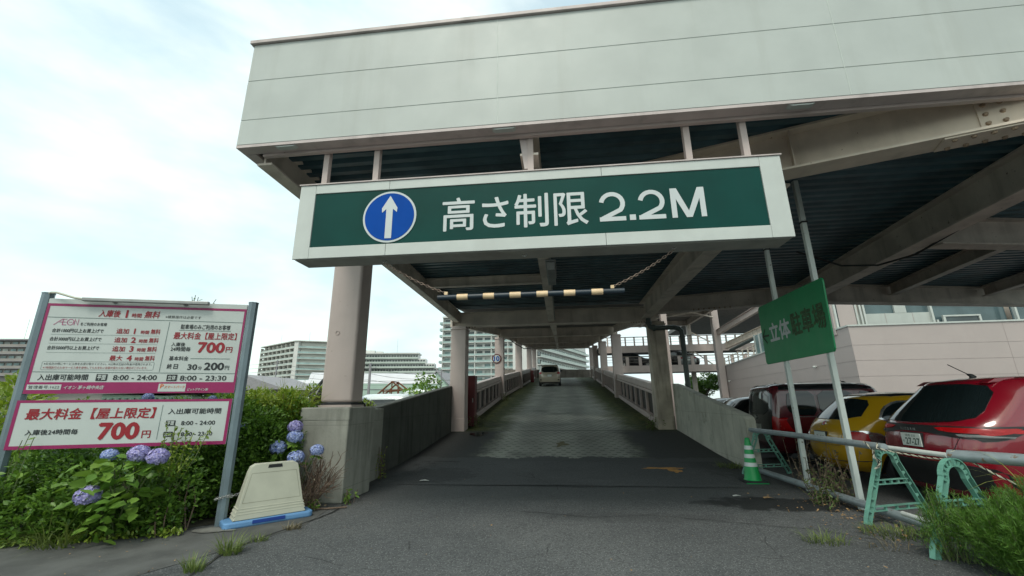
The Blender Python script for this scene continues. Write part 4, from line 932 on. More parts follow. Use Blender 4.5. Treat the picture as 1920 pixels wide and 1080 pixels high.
class Car:
    def __init__(s, name, label, rows, paint, L_, W_, wheel_r=.31, bow=.10, sb=.06, rc=.28, rf=.5, group=None, cat='car', wx=None, roof=None, wheels=True):
        s.root = thing(name, label, cat, (0, 0, 0), group, local=True); s.L_, s.W_ = L_, W_
        lay = smooth_layers(rows); b = MB(); R_ = []
        for z, xr, xf, w in lay: R_.append([(x, y, z) for x, y in outline(xr, xf, w, rc, rf, bow, sb)])
        top = R_[-1]; zt = lay[-1][0]; cx = sum(p[0] for p in top)/len(top)
        for k, dz in ((.86, .012), (.65, .024), (.4, .032), (.15, .036)): R_.append([(cx+(x-cx)*k, y*k, zt+dz) for x, y, _ in top])
        vs = b.grid(R_, close_u=True); b.bm.faces.new(vs[0][::-1]); b.bm.faces.new(vs[-1])
        bmesh.ops.recalc_face_normals(b.bm, faces=b.bm.faces[:])
        s.bvh = BVHTree.FromBMesh(b.bm)
        s.body = b.build('body', paint, s.root, smooth=True, angle=50)
        s.paint = paint; s.wheel_r = wheel_r
        if wheels: s.wheels(wx or (.72, L_-.78), wheel_r)
    def wheels(s, wx, r):
        for x in wx:
            for sy in (-1, 1):
                y = sy*(s.W_/2-.10)
                b = MB()
                for (r0, w0) in ((r, .09),):
                    rows = []
                    for rr, yy in ((r*.62, -.085), (r*.9, -.10), (r, -.07), (r, .07), (r*.9, .10), (r*.62, .085)):
                        rows.append([(x+rr*math.cos(k*2*PI/28), y+yy, r+rr*math.sin(k*2*PI/28)) for k in range(28)])
                    b.grid(rows, close_u=True, close_v=True)
                w_ = b.build('wheel', 'rubber', s.root, smooth=True)
                b = MB(); yo = y+sy*.07
                b.cyl((x, y, r), (x, yo, r), r*.22)
                for k in range(5):
                    a = 2*PI*k/5; b.hexa([(x+math.cos(a+q)*.05, yo-.03, r+math.sin(a+q)*.05) for q in (-.6, .6)]+[(x+math.cos(a+q)*r*.62, yo-.03, r+math.sin(a+q)*r*.62) for q in (.18, -.18)], [(x+math.cos(a+q)*.05, yo, r+math.sin(a+q)*.05) for q in (-.6, .6)]+[(x+math.cos(a+q)*r*.62, yo, r+math.sin(a+q)*r*.62) for q in (.18, -.18)])
                b.torus((x, yo-.02, r), r*.6, .02, (1, 0, 0), (0, 0, 1), 28, 6)
                b.build('rim', 'chrome', w_)
        for sy in (-1, 1):
            for x in wx: s.patch('wheel_arch', 'trim', 'side', [(x+(r+.055)*math.cos(a*PI/12), r+(r+.055)*math.sin(a*PI/12)) for a in range(-4, 17)], .005, sy=sy, chk=0, local_par=True)
    def proj(s, face, p, sy=-1):
        if face == 'rear': o, d = V((-3, p[0], p[1])), V((1, 0, 0))
        elif face == 'front': o, d = V((s.L_+3, p[0], p[1])), V((-1, 0, 0))
        elif face == 'top': o, d = V((p[0], p[1], 4)), V((0, 0, -1))
        else: o, d = V((p[0], 3*sy, p[1])), V((0, -sy, 0))
        h = s.bvh.ray_cast(o, d)
        if h[0] is None:
            h2 = s.bvh.find_nearest(o+d*3); return h2[0], h2[1]
        n = h[1]
        if n.dot(d) > 0: n = -n
        return h[0], n
    def patch(s, nm, m, face, pts, off=.011, sy=-1, chk=1, parent=None, local_par=False, rings=9):
        """a panel lying on the body: outline drawn on one side view and pressed onto the surface"""
        for _ in range(chk):
            q = []
            for i in range(len(pts)):
                a, c = pts[i], pts[(i+1) % len(pts)]
                q += [(a[0]*.8+c[0]*.2, a[1]*.8+c[1]*.2), (a[0]*.2+c[0]*.8, a[1]*.2+c[1]*.8)]
            pts = q
        fine = []
        for i in range(len(pts)):
            a, c = pts[i], pts[(i+1) % len(pts)]; d = math.hypot(c[0]-a[0], c[1]-a[1]); n = max(1, int(d/.05))
            fine += [(a[0]+(c[0]-a[0])*k/n, a[1]+(c[1]-a[1])*k/n) for k in range(n)]
        cx = sum(p[0] for p in fine)/len(fine); cz = sum(p[1] for p in fine)/len(fine)
        b = MB(); rows = []
        P0 = []
        for p in fine:
            h, n = s.proj(face, p, sy); P0.append(h-n*.004)
        rows.append(P0)
        for k in range(rings):
            f = 1-k/rings; rr = []
            for p in fine:
                h, n = s.proj(face, (cx+(p[0]-cx)*f*.998, cz+(p[1]-cz)*f*.998), sy); rr.append(h+n*off)
            rows.append(rr)
        vs = b.grid(rows, close_u=True)
        h, n = s.proj(face, (cx, cz), sy); c = b.bm.verts.new(h+n*off)
        for i in range(len(fine)): b.bm.faces.new((vs[-1][i], vs[-1][(i+1) % len(fine)], c))
        return b.build(nm, m, parent or s.root, smooth=True, angle=60)
    def line(s, nm, m, face, pts, r=.006, sy=-1, off=.0, parent=None):
        P_ = []
        for a, c in zip(pts, pts[1:]):
            n = max(2, int(math.hypot(c[0]-a[0], c[1]-a[1])/.04))
            for k in range(n): P_.append((a[0]+(c[0]-a[0])*k/n, a[1]+(c[1]-a[1])*k/n))
        P_.append(pts[-1]); b = MB(); b.tube([(lambda h: h[0]+h[1]*off)(s.proj(face, p, sy)) for p in P_], r, 6)
        return b.build(nm, m, parent or s.root, smooth=True)
    def plate(s, y, z, top, big, kana=None, w=.33, h=.165, tilt=0, x=None):
        hit, n = s.proj('rear', (y, z)); X = (hit.x if x is None else x)-.014
        b = MB(); b.box(X-.006, X+.006, y-w/2, y+w/2, z-h/2, z+h/2); o = b.build('number_plate', 'plate', s.root, bevel=.003)
        b = MB(); b.box(X+.006, X+.05, y-w/2-.015, y+w/2+.015, z-h/2-.012, z+h/2+.012); b.build('plate_holder', 'trim', o)
        if not (top or big): return o
        # local lettering plane: u to the right when seen from behind is -y
        Mx = Matrix(((0, 1, 0, X-.0075), (-1, 0, 0, y), (0, 0, 1, z), (0, 0, 0, 1)))
        b = MB()
        if top: b.text(top, -.085, .035, .085, .07, 0, Mx=Mx)
        if big: b.text(big, -.095, -.062, .145, .02, 0, bold=.02, Mx=Mx)
        if kana: b.text(kana, -.145, -.045, -.112, -.01, 0, Mx=Mx)
        b.build('lettering', 'plate_ink', o, nrm=False); return o
    def antenna(s, x, y, l=.2, back=True):
        h, n = s.proj('top', (x, y)); p = h
        b = MB(); b.tube([p, p+V((-.02, 0, .035)), p+V((-.06, 0, .045))], .03, 8, radii=[.045, .026, .014]); b.tube([p+V((-.04, 0, .04)), p+V((-.04-l, 0, .04+l*.62))], .006, 6)
        b.build('antenna', 'trim', s.root, smooth=True)
    def place(s, x, y, z=0, rot=0):
        s.root.location = (x, y, z); s.root.rotation_euler.z = rot; return s.root
mir = lambda pts: [(-a, b) for a, b in pts][::-1]

# ---- red crossover, nearest (rear faces the fence)
c = Car('parked_car', 'glossy red crossover nearest the right edge, rear with number 27-27 facing the fence', [
    (.20, .20, 4.1, .78), (.34, .08, 4.22, .85), (.52, .015, 4.28, .885), (.72, .0, 4.28, .895), (.90, .02, 4.2, .895), (1.0, .05, 3.5, .885), (1.10, .11, 3.05, .87), (1.26, .27, 2.75, .82), (1.42, .44, 2.5, .765), (1.54, .55, 2.3, .715), (1.615, .62, 2.15, .66), (1.645, .74, 2.0, .58)], 'car_red', 4.28, 1.79, .33, .13, .07, .30, .6)
red = c
c.patch('rear_window', 'car_glass', 'rear', [(.70, 1.10), (.58, 1.53), (.30, 1.575), (-.30, 1.575), (-.58, 1.53), (-.70, 1.17), (-.55, 1.11), (-.2, 1.085), (.2, 1.08)], .013)
c.line('chrome_trim', 'chrome', 'rear', [(.76, 1.09), (.70, 1.25), (.62, 1.44)], .012, off=.008)
c.patch('light_strip', 'trim', 'rear', [(.86, .90), (.86, 1.055), (0, 1.05), (-.86, 1.055), (-.86, .90), (-.45, .935), (-.25, .97), (.25, .97), (.45, .935)], .008)
for s_ in (1, -1):
    f = (lambda p: p) if s_ < 0 else mir
    o = c.patch('tail_light', 'lamp_red', 'rear', f([(-.30, 1.035), (-.86, 1.035), (-.86, .968), (-.42, .985)]), .016, chk=1)
    c.patch('reverse_lamp', 'lamp_clear', 'rear', f([(-.58, .965), (-.85, .955), (-.85, .925), (-.62, .935)]), .018, chk=1)
    o = c.patch('tail_light', 'lamp_red', 'side', [(.10, .955), (.10, 1.03), (.50, 1.045), (.40, .99), (.20, .955)], .014, sy=s_, chk=1)
    o = c.patch('lamp_surround', 'trim', 'side', [(.06, .885), (.06, 1.055), (.66, 1.07), (.46, .97), (.25, .90)], .008, sy=s_, chk=1)
    c.patch('side_window', 'car_glass', 'side', [(.62, 1.14), (.86, 1.36), (1.05, 1.46), (1.45, 1.50), (1.45, 1.09)], .012, sy=s_)
    c.patch('side_window', 'car_glass', 'side', [(1.50, 1.09), (1.50, 1.50), (2.1, 1.50), (2.62, 1.10)], .012, sy=s_)
    c.line('window_trim', 'chrome', 'side', [(.55, 1.10), (1.5, 1.06), (2.7, 1.05)], .009, sy=s_, off=.004)
    c.line('panel_gap', 'trim', 'side', [(1.40, 1.08), (1.38, .8), (1.15, .5)], .004, sy=s_)
b_ = MB(); Mx = Matrix(((0, 1, 0, -.145), (-1, 0, 0, 0), (0, 0, 1, 0), (0, 0, 0, 1)))
b_.text('N I S S A N', -.30, .985, .30, 1.018, 0, bold=.02, Mx=Mx); b_.build('lettering', 'chrome', c.root, nrm=False)
c.patch('bumper', 'trim', 'rear', [(.80, .30), (.84, .58), (.6, .62), (-.6, .62), (-.84, .58), (-.80, .30)], .006)
c.line('panel_gap', 'trim', 'rear', [(.62, .92), (.52, .70), (-.52, .70), (-.62, .92)], .004)
c.line('panel_gap', 'trim', 'rear', [(.66, 1.06), (-.66, 1.05)], .004)
b_ = MB(); b_.prism([(.50, 1.575), (.62, 1.635), (.86, 1.65), (.80, 1.585)], 'y', -.56, .56); b_.build('spoiler', 'car_red', c.root, bevel=.015)
for s_ in (1, -1):
    p = [c.proj('rear', (s_*(.55), .60))[0]]; b_ = MB(); b_.box(p[0].x-.012, p[0].x+.01, p[0].y-.06, p[0].y+.06, .60, .63); b_.build('reflector', 'lamp_red', c.root)
c.plate(.0, .86, '湘南 535', '27-27', 'せ', x=-.115)
c.antenna(.95, .12, .24)
c.place(4.86, 6.70)

# ---- yellow small hatchback
c = Car('parked_car', 'small rounded yellow hatchback with black roof, between the red crossover and the dark red van', [
    (.20, .22, 3.3, .68), (.32, .07, 3.42, .76), (.48, .0, 3.48, .805), (.66, .0, 3.5, .815), (.82, .035, 3.4, .815), (.94, .09, 2.95, .80), (1.06, .19, 2.6, .775), (1.20, .34, 2.35, .72), (1.34, .50, 2.15, .655), (1.43, .62, 2.0, .59), (1.475, .76, 1.85, .50)], 'car_yellow', 3.5, 1.63, .29, .11, .10, .30, .6)
c.patch('rear_window', 'car_glass', 'rear', [(.62, 1.045), (.50, 1.36), (.25, 1.40), (-.25, 1.40), (-.50, 1.36), (-.62, 1.045)], .012)
c.patch('roof', 'car_black', 'top', [(.60, .55), (.60, -.55), (1.9, -.56), (1.9, .56)], .012, rings=14)
for s_ in (1, -1):
    f = (lambda p: p) if s_ < 0 else mir
    o = c.patch('tail_light', 'chrome', 'rear', f([(-.585, .63), (-.56, .87), (-.76, .88), (-.79, .66)]), .010, chk=1)
    c.patch('lens', 'lamp_red', 'rear', f([(-.60, .655), (-.58, .85), (-.735, .86), (-.755, .68)]), .018, chk=1, parent=o)
    c.patch('side_window', 'chrome', 'side', [(.44, 1.03), (.60, 1.25), (.82, 1.36), (1.10, 1.37), (1.12, 1.0)], .004, sy=s_)
    c.patch('side_window', 'car_glass', 'side', [(.49, 1.05), (.63, 1.23), (.83, 1.33), (1.07, 1.34), (1.08, 1.03)], .009, sy=s_)
    c.patch('side_window', 'car_glass', 'side', [(1.18, 1.0), (1.16, 1.36), (1.7, 1.37), (2.3, 1.0)], .012, sy=s_)
    c.line('panel_gap', 'trim', 'side', [(1.12, 1.0), (1.10, .7), (1.0, .4)], .004, sy=s_)
c.line('fuel_flap', 'trim', 'side', [(.62+.10*math.cos(a*PI/10), .80+.085*math.sin(a*PI/10)) for a in range(21)], .003)
c.plate(.02, .745, None, '5 00', None)
c.line('panel_gap', 'trim', 'rear', [(.52, .90), (.46, .62), (-.46, .62), (-.52, .90)], .004)
c.line('panel_gap', 'trim', 'rear', [(.76, .40), (.4, .37), (-.4, .37), (-.76, .40)], .008)
h, n = c.proj('rear', (0, .93)); b_ = MB(); b_.box(h.x-.02, h.x+.01, -.13, .13, .865, .895); b_.build('handle', 'chrome', c.root, bevel=.006)
h, n = c.proj('rear', (.0, .975)); b_ = MB(); b_.cyl(h+n*.0, h+n*.016, .05, None, 20); o = b_.build('badge', 'chrome', c.root)
b_ = MB(); b_.cyl(h+n*.016, h+n*.019, .036, None, 20); b_.build('badge_face', 'lamp_red', o)
c.place(4.84, 8.85)

# ---- dark red kei van with black roof
c = Car('parked_car', 'tall boxy dark red van with black tailgate and black roof, behind the direction sign posts', [
    (.22, .12, 3.2, .66), (.34, .03, 3.36, .715), (.55, .0, 3.39, .735), (.85, .0, 3.38, .737), (1.02, .02, 2.95, .733), (1.2, .045, 2.80, .72), (1.45, .08, 2.62, .70), (1.62, .11, 2.52, .675), (1.71, .15, 2.45, .64), (1.755, .24, 2.3, .57)], 'car_maroon', 3.39, 1.475, .28, .05, .03, .15, .4)
c.patch('tailgate', 'car_black', 'rear', [(.60, .50), (.64, 1.0), (.60, 1.66), (-.60, 1.66), (-.64, 1.0), (-.60, .50)], .012, chk=1)
c.patch('rear_window', 'car_glass', 'rear', [(.54, 1.06), (.52, 1.58), (-.52, 1.58), (-.54, 1.06)], .02)
c.patch('roof', 'car_black', 'top', [(.13, .62), (.13, -.62), (2.4, -.62), (2.4, .62)], .012, chk=1, rings=14)
for s_ in (1, -1):
    f = (lambda p: p) if s_ < 0 else mir
    c.patch('tail_light', 'lamp_red', 'rear', f([(-.63, .70), (-.63, 1.02), (-.72, 1.0), (-.725, .70)]), .012, chk=0)
    c.patch('tail_light', 'lamp_red', 'side', [(.02, .68), (.02, 1.05), (.12, 1.0), (.16, .86), (.10, .68)], .012, sy=s_, chk=1)
    c.patch('roof_side', 'car_black', 'side', [(.14, 1.625), (.14, 1.73), (2.4, 1.73), (2.45, 1.625)], .006, sy=s_, chk=0)
    c.patch('side_window', 'car_glass', 'side', [(.34, 1.28), (.40, 1.10), (.55, 1.05), (.98, 1.04), (.98, 1.60), (.42, 1.60)], .012, sy=s_)
    c.patch('side_window', 'car_glass', 'side', [(1.05, 1.04), (1.05, 1.60), (1.85, 1.60), (1.85, 1.04)], .012, sy=s_)
    c.patch('side_window', 'car_glass', 'side', [(1.92, 1.04), (1.92, 1.58), (2.35, 1.56), (2.62, 1.06)], .012, sy=s_)
    c.line('window_trim', 'chrome', 'side', [(.5, 1.02), (2.65, 1.02)], .010, sy=s_, off=.004)
    c.line('panel_gap', 'trim', 'side', [(1.02, 1.6), (1.02, .45)], .004, sy=s_)
    c.line('panel_gap', 'trim', 'side', [(1.88, 1.6), (1.88, .45)], .004, sy=s_)
c.plate(.0, .76, None, None)
h, n = c.proj('rear', (0, .95)); b_ = MB(); b_.cyl((h.x+.02, .05, 1.0), (h.x-.03, .05, 1.0), .05, None, 16); b_.build('badge', 'chrome', c.root)
b_ = MB(); b_.tube([(.0, .35, 1.06), (-.03, .20, 1.12), (-.03, .0, 1.14)], .012, 6); b_.build('wiper', 'trim', c.root)
b_ = MB()
for x in (.5, .8, 1.1): b_.ball((x, 0, 1.80), .025, 8)
b_.build('roof_stud', 'frame_white', c.root)
c.antenna(2.0, -.2, .22)
c.place(4.86, 11.60)

# ---- generic hatchbacks farther off
def hatch(label, paint_, x, y, z, rot, group=None, h=1.5, name='parked_car'):
    k = h/1.5
    c = Car(name, label, [(.2*k, .2, 3.9, .74), (.4*k, .03, 4.0, .82), (.65*k, .0, 4.05, .84), (.88*k, .03, 3.95, .84), (.98*k, .08, 3.2, .82), (1.12*k, .2, 2.8, .78), (1.3*k, .42, 2.5, .71), (1.42*k, .58, 2.3, .64), (1.47*k, .75, 2.1, .56)], paint_, 4.05, 1.68, .3, .09, .07)
    c.patch('rear_window', 'car_glass', 'rear', [(.62, 1.02*k), (.50, 1.36*k), (-.50, 1.36*k), (-.62, 1.02*k)], .012)
    c.patch('windscreen', 'car_glass', 'front', [(.62, 1.03*k), (.52, 1.37*k), (-.52, 1.37*k), (-.62, 1.03*k)], .012)
    for s_ in (1, -1):
        f = (lambda p: p) if s_ < 0 else mir
        c.patch('tail_light', 'lamp_red', 'rear', f([(-.55, .82*k), (-.55, .98*k), (-.76, .98*k), (-.80, .82*k)]), .012)
        c.patch('headlight', 'lamp_clear', 'front', f([(-.5, .7*k), (-.5, .82*k), (-.74, .84*k), (-.76, .7*k)]), .012)
        c.patch('side_window', 'car_glass', 'side', [(.60, 1.04*k), (.85, 1.33*k), (1.5, 1.38*k), (1.5, 1.0*k)], .012, sy=s_)
        c.patch('side_window', 'car_glass', 'side', [(1.57, 1.0*k), (1.57, 1.38*k), (2.2, 1.37*k), (2.75, 1.0*k)], .012, sy=s_)
    c.plate(0, .68*k, None, None)
    c.place(x, y, z, rot); return c.root
hatch('black hatchback almost hidden behind the pale wall on the right', 'car_black', 4.75, 14.3, 0, 0, h=1.52)
hatch('second black car, seen only by its roof beyond the pale right wall', 'car_black', 5.0, 17.0, 0, 0, h=1.5)
# ---- beige minivan driving up the ramp
c = Car('car', 'beige minivan seen from behind, driving up the ramp', [
    (.22, .16, 3.9, .74), (.36, .03, 4.0, .82), (.6, .0, 4.05, .85), (.88, .02, 4.0, .85), (1.02, .06, 3.5, .84), (1.2, .14, 3.1, .80), (1.4, .26, 2.8, .745), (1.55, .38, 2.5, .69), (1.63, .52, 2.3, .62)], 'car_beige', 4.05, 1.70, .30, .08, .05, .22)
c.patch('rear_window', 'car_glass', 'rear', [(.66, 1.08), (.57, 1.52), (-.57, 1.52), (-.66, 1.08)], .012)
for s_ in (1, -1):
    f = (lambda p: p) if s_ < 0 else mir
    c.patch('tail_light', 'lamp_red', 'rear', f([(-.60, .94), (-.62, 1.10), (-.78, 1.12), (-.82, .95)]), .014)
    c.patch('side_window', 'car_glass', 'side', [(.45, 1.10), (.6, 1.46), (2.3, 1.50), (3.0, 1.06)], .012, sy=s_)
    b_ = MB(); b_.ball((2.75, s_*.90, 1.10), .1, 10, (.6, 1, .8)); b_.build('mirror', 'trim', c.root, smooth=True)
    c.patch('reflector', 'trim', 'rear', f([(-.62, .48), (-.62, .56), (-.74, .56), (-.74, .48)]), .006, chk=0)
c.patch('bumper', 'trim', 'rear', [(.72, .24), (.74, .34), (-.74, .34), (-.72, .24)], .008, chk=0)
c.plate(.0, .84, None, None)
b_ = MB(); b_.box(.42, .62, -.5, .5, 1.60, 1.635); b_.build('spoiler', 'car_beige', c.root, bevel=.015)
c.root.location = (-.98, 38.6, rz(38.6)+.012); c.root.rotation_euler = (0, -math.atan(.096), rad(90)); c.root.rotation_mode = 'XYZ'
c.root.scale = (1.15, 1.15, 1.15)
# ---- pale vehicles behind the left wall
def van(label, paint_, x, y, z, rot, h=1.75, L_=4.6):
    c = Car('parked_van', label, [(.22, .1, L_-.1, .76), (.4, .0, L_, .84), (.8, .0, L_, .86), (1.0, .02, L_-.3, .86), (1.2, .05, L_-.65, .84), (1.5, .1, L_-1.0, .80), (h-.1, .16, L_-1.25, .74), (h-.04, .26, L_-1.4, .66)], paint_, L_, 1.72, .3, .05, .04, .2, .4, cat='van')
    c.patch('rear_window', 'car_glass', 'rear', [(.66, 1.02), (.60, h-.2), (-.60, h-.2), (-.66, 1.02)], .012)
    c.patch('windscreen', 'car_glass', 'front', [(.70, 1.06), (.62, h-.22), (-.62, h-.22), (-.70, 1.06)], .012)
    for s_ in (1, -1):
        for x0, x1 in ((.4, 1.5), (1.58, 2.5), (2.58, L_-1.15)): c.patch('side_window', 'car_glass', 'side', [(x0, 1.05), (x0, h-.22), (x1-.05, h-.22), (x1+.08, 1.05)], .012, sy=s_)
        f = (lambda p: p) if s_ < 0 else mir
        c.patch('headlight', 'lamp_clear', 'front', f([(-.5, .72), (-.5, .86), (-.76, .9), (-.78, .72)]), .012)
        c.patch('tail_light', 'lamp_red', 'rear', f([(-.72, .7), (-.70, 1.1), (-.8, 1.1), (-.82, .7)]), .012)
    c.place(x, y, z, rot); return c.root
van('white van parked lengthwise beyond the dark left wall', 'car_white', -5.35, 12.6, 0, rad(93), 1.74, 4.4)
hatch('silver car parked just beyond the front pillar, seen over the wall', 'car_silver', -5.05, 7.9, 0, rad(92), h=1.62)
van('tall white van with a rounded roof beyond the dark left wall, nearest the ramp column', 'car_white', -5.6, 16.6, 0, rad(91), 2.0, 4.2)
# ================================================================== buildings in the distance
UNIT = None
def wbox():
    global UNIT
    if UNIT is None:
        b = MB(); b.box(-.5, .5, -.5, .5, -.5, .5); UNIT = bpy.data.meshes.new('window'); b.bm.to_mesh(UNIT); b.bm.free()
    return UNIT
_wm = {}
def window_at(parent, m, c, d, n, w, h, th=.15, nm='window'):
    if (m, nm) not in _wm:
        me = wbox().copy(); me.name = nm; me.materials.append(M[m]); _wm[(m, nm)] = me
    o = bpy.data.objects.new(nm, _wm[(m, nm)]); col.objects.link(o); o.parent = parent
    if parent.name in WORLDT: o.matrix_parent_inverse = WORLDT[parent.name]
    o.location = c; o.rotation_euler.z = math.atan2(d.y, d.x); o.scale = (w, th, h)
    return o
def facade(t, p0, p1, z0, floors, fh, bays, wallm, railm, winm, fins=True, depth=1.3, n=None, cnt=None, top_setback=None, seed=1, slab='apt_b', railz=1.05):
    """balcony front from p0 to p1 (outer edge line); n points outwards"""
    rn = random.Random(seed); p0, p1 = V((*p0, 0)), V((*p1, 0)); d = (p1-p0); L_ = d.length; d.normalize()
    if n is None: n = V((d.y, -d.x, 0))
    if cnt is None: cnt = [0]
    for f in range(floors):
        z = z0+f*fh; a0, a1 = 0, L_
        if top_setback: a1 = L_-top_setback(f)
        A = p0+d*a0; B = p0+d*a1
        b = MB(); b.bar(A+n*(-depth/2+.0), B+n*(-depth/2), depth, z-.12, z+.12); b.build('balcony', slab, t)
        b = MB(); b.bar(A-n*.06, B-n*.06, .10, z+.12, z+railz); b.build('balcony_rail', railm, t)
        nb = max(1, round(bays*(a1-a0)/L_))
        for k in range(nb):
            w = (a1-a0)/nb; c = A+d*(w*(k+.5))-n*(depth-.02)
            for q, ww in ((-.24, .34), (.24, .34)):
                if cnt[0] < 98:
                    window_at(t, winm if rn.random() < .6 else ('win_mid' if rn.random() < .5 else 'win_light'), V((c.x, c.y, z+1.22))+d*(w*q), d, n, w*ww, 1.9); cnt[0] += 1
                else:
                    rest.setdefault(t.name, MB()); pp = c+d*(w*q); rest[t.name].bar(pp-d*(w*ww/2), pp+d*(w*ww/2), .15, z+.27, z+2.17)
    if fins:
        b = MB()
        for k in range(bays+1):
            p = p0+d*(L_*k/bays); b.bar(p-n*depth*.98, p-n*.0, .28, z0-.1, z0+floors*fh)
        b.build('party_wall', slab, t)
    return cnt
rest = {}
def finish(t, m='win_dark'):
    if t.name in rest:
        o = rest.pop(t.name).build('window', m, t); o['kind'] = 'stuff'
def block(t, pts, z0, z1, m, nm='wall'):
    b = MB(); b.prism(pts, 'z', z0, z1); return b.build(nm, m, t)
# apartment block with a corner, left of the front pillar
t = thing('apartment_block', 'grey corner apartment block left of the front pillar with green balcony rails', 'building', (-142, 218, 0))
cnt = facade(t, (-178, 236), (-142.9, 215), 2, 11, 2.95, 8, 'apt_a', 'rail_pale', 'win_dark', n=V((-.51, -.86, 0)), slab='apt_a', depth=1.6)
facade(t, (-140.6, 215), (-124.5, 223.5), 2, 11, 2.95, 3, 'apt_a', 'rail_green', 'win_dark', n=V((.467, -.884, 0)), cnt=cnt, slab='apt_a', fins=False, depth=1.6)
facade(t, (-122, 224.7), (-113, 229.5), 2, 11, 2.95, 2, 'apt_a', 'rail_green', 'win_dark', n=V((.467, -.884, 0)), cnt=cnt, slab='apt_a', fins=False, depth=1.6)
block(t, [(-176, 237.5), (-142.2, 216.7), (-139.9, 216.9), (-112, 231.6), (-120, 246), (-141, 236), (-168, 252)], 0, 34.9, 'apt_a')
block(t, [(-178.3, 235.8), (-142.6, 214.4), (-140.9, 214.4), (-112, 229.4), (-121, 246.5), (-141, 236.5), (-169, 253)], 35, 35.5, 'apt_a', 'roof')
block(t, [(-143, 215.0), (-140.6, 215.0), (-140.4, 217.5), (-142.8, 217.5)], 0, 34.96, 'apt_b', 'corner_pier')
block(t, [(-124.4, 223.6), (-122.2, 224.7), (-122.9, 226.5), (-125, 225.5)], 0, 34.96, 'apt_b', 'pier')
finish(t)
b = MB()
for x, y in ((-160, 228), (-139, 222)): b.cyl((x, y, 35), (x, y, 41), .06, None, 6)
b.build('aerial', 'galv', t)
# terraced block to the right of the pillar
t = thing('apartment_block', 'long pale apartment block stepping down to the right, beside the front pillar', 'building', (-103, 262, 0))
st = lambda f: {10: 15.5, 9: 10.8, 8: 5.0, 7: 0, 11: 15.5}.get(f, 0)
cnt = facade(t, (-131, 257), (-75, 267), 0, 11, 2.95, 16, 'apt_b', 'rail_pale', 'win_dark', fins=False, top_setback=st, depth=1.4, slab='rail_pale')
dd = V((56, 10, 0)).normalized(); nn_ = V((dd.y, -dd.x, 0))
for f, a in ((0, 0), (8, 0), (9, 5.0), (10, 10.8), (11, 15.5)):
    if f == 0: z0, z1 = 0, 8*2.95
    else: z0, z1 = (f-1)*2.95, f*2.95
    Lx = 56.9-st(f-1 if f else 0); p = V((-131, 257, 0))-nn_*1.42
    q = p+dd*Lx; block(t, [(p.x, p.y), (q.x, q.y), (q.x-nn_.x*10, q.y-nn_.y*10), (p.x-nn_.x*10, p.y-nn_.y*10)], z0+(.002 if f else 0), z1, 'apt_b')
p = V((-131, 257, 0))+nn_*.2; q = p+dd*(56.9-14.8); block(t, [(p.x, p.y), (q.x, q.y), (q.x-nn_.x*12, q.y-nn_.y*12), (p.x-nn_.x*12, p.y-nn_.y*12)], 32.5, 33.2, 'apt_b', 'roof')
b = MB(); pr = p-nn_*6; b.bar(pr+dd*1, pr+dd*13, 4, 33.2, 35.2); b.bar(pr+dd*14, pr+dd*18, 3, 33.2, 34.6); b.build('roof_house', 'apt_b', t)
b = MB(); b.cyl(pr+dd*27+V((0, 0, 33.2)), pr+dd*27+V((0, 0, 43)), .07, None, 6); b.build('aerial', 'galv', t)
finish(t)
# tall block seen between the ramp columns
t = thing('apartment_block', 'tall white apartment tower with green glass balconies behind the first ramp columns', 'building', (-28, 196, 0))
cnt = facade(t, (-53.5, 190), (-8, 190), -1.5, 14, 2.98, 6, 'apt_b', 'rail_green', 'win_mid', depth=1.6, railz=.9)
for f in range(14):
    b = MB(); b.box(-55.2, -53.4, 190.6, 194, -1.5+f*2.98-.1, -1.5+f*2.98+1.0); b.build('balcony_rail', 'rail_green', t)
block(t, [(-53.4, 191.55), (-8, 191.55), (-8, 203), (-53.4, 203)], 0, 40, 'apt_b')
block(t, [(-53.8, 189.7), (-7.6, 189.7), (-7.6, 203.3), (-53.8, 203.3)], 40.1, 40.8, 'apt_b', 'roof')
finish(t)
# wing seen over the end of the ramp
t = thing('apartment_block', 'white apartment wing seen over the far end of the ramp above the beige car', 'building', (2, 190, 0))
cnt = facade(t, (-7.4, 168), (15.5, 232), 4, 8, 2.98, 12, 'apt_b', 'rail_pale', 'win_dark', depth=1.5, fins=False, slab='apt_b')
block(t, [(-9.0, 168.8), (13.9, 232.6), (4, 236), (-19, 172)], 0, 30, 'apt_b')
finish(t)
# dull block at the left edge
t = thing('apartment_block', 'brownish low apartment block at the far left behind the price board', 'building', (-230, 150, 0))
facade(t, (-252, 143), (-213, 151), 14.2, 5, 2.9, 7, 'apt_d', 'apt_d', 'win_mid', depth=1.3, fins=False, slab='roof_grey')
block(t, [(-252, 144.5), (-213, 152.5), (-216, 164), (-254, 156)], 0, 28.3, 'apt_d')
block(t, [(-253, 142.2), (-211.5, 150.6), (-215, 165), (-255, 157)], 28.4, 29.0, 'roof_grey', 'roof')
b = MB()
for x, y in ((-222, 152), (-219.5, 152.5)): b.cyl((x, y, 29), (x, y, 38), .07, None, 6)
b.build('aerial', 'galv', t); finish(t)
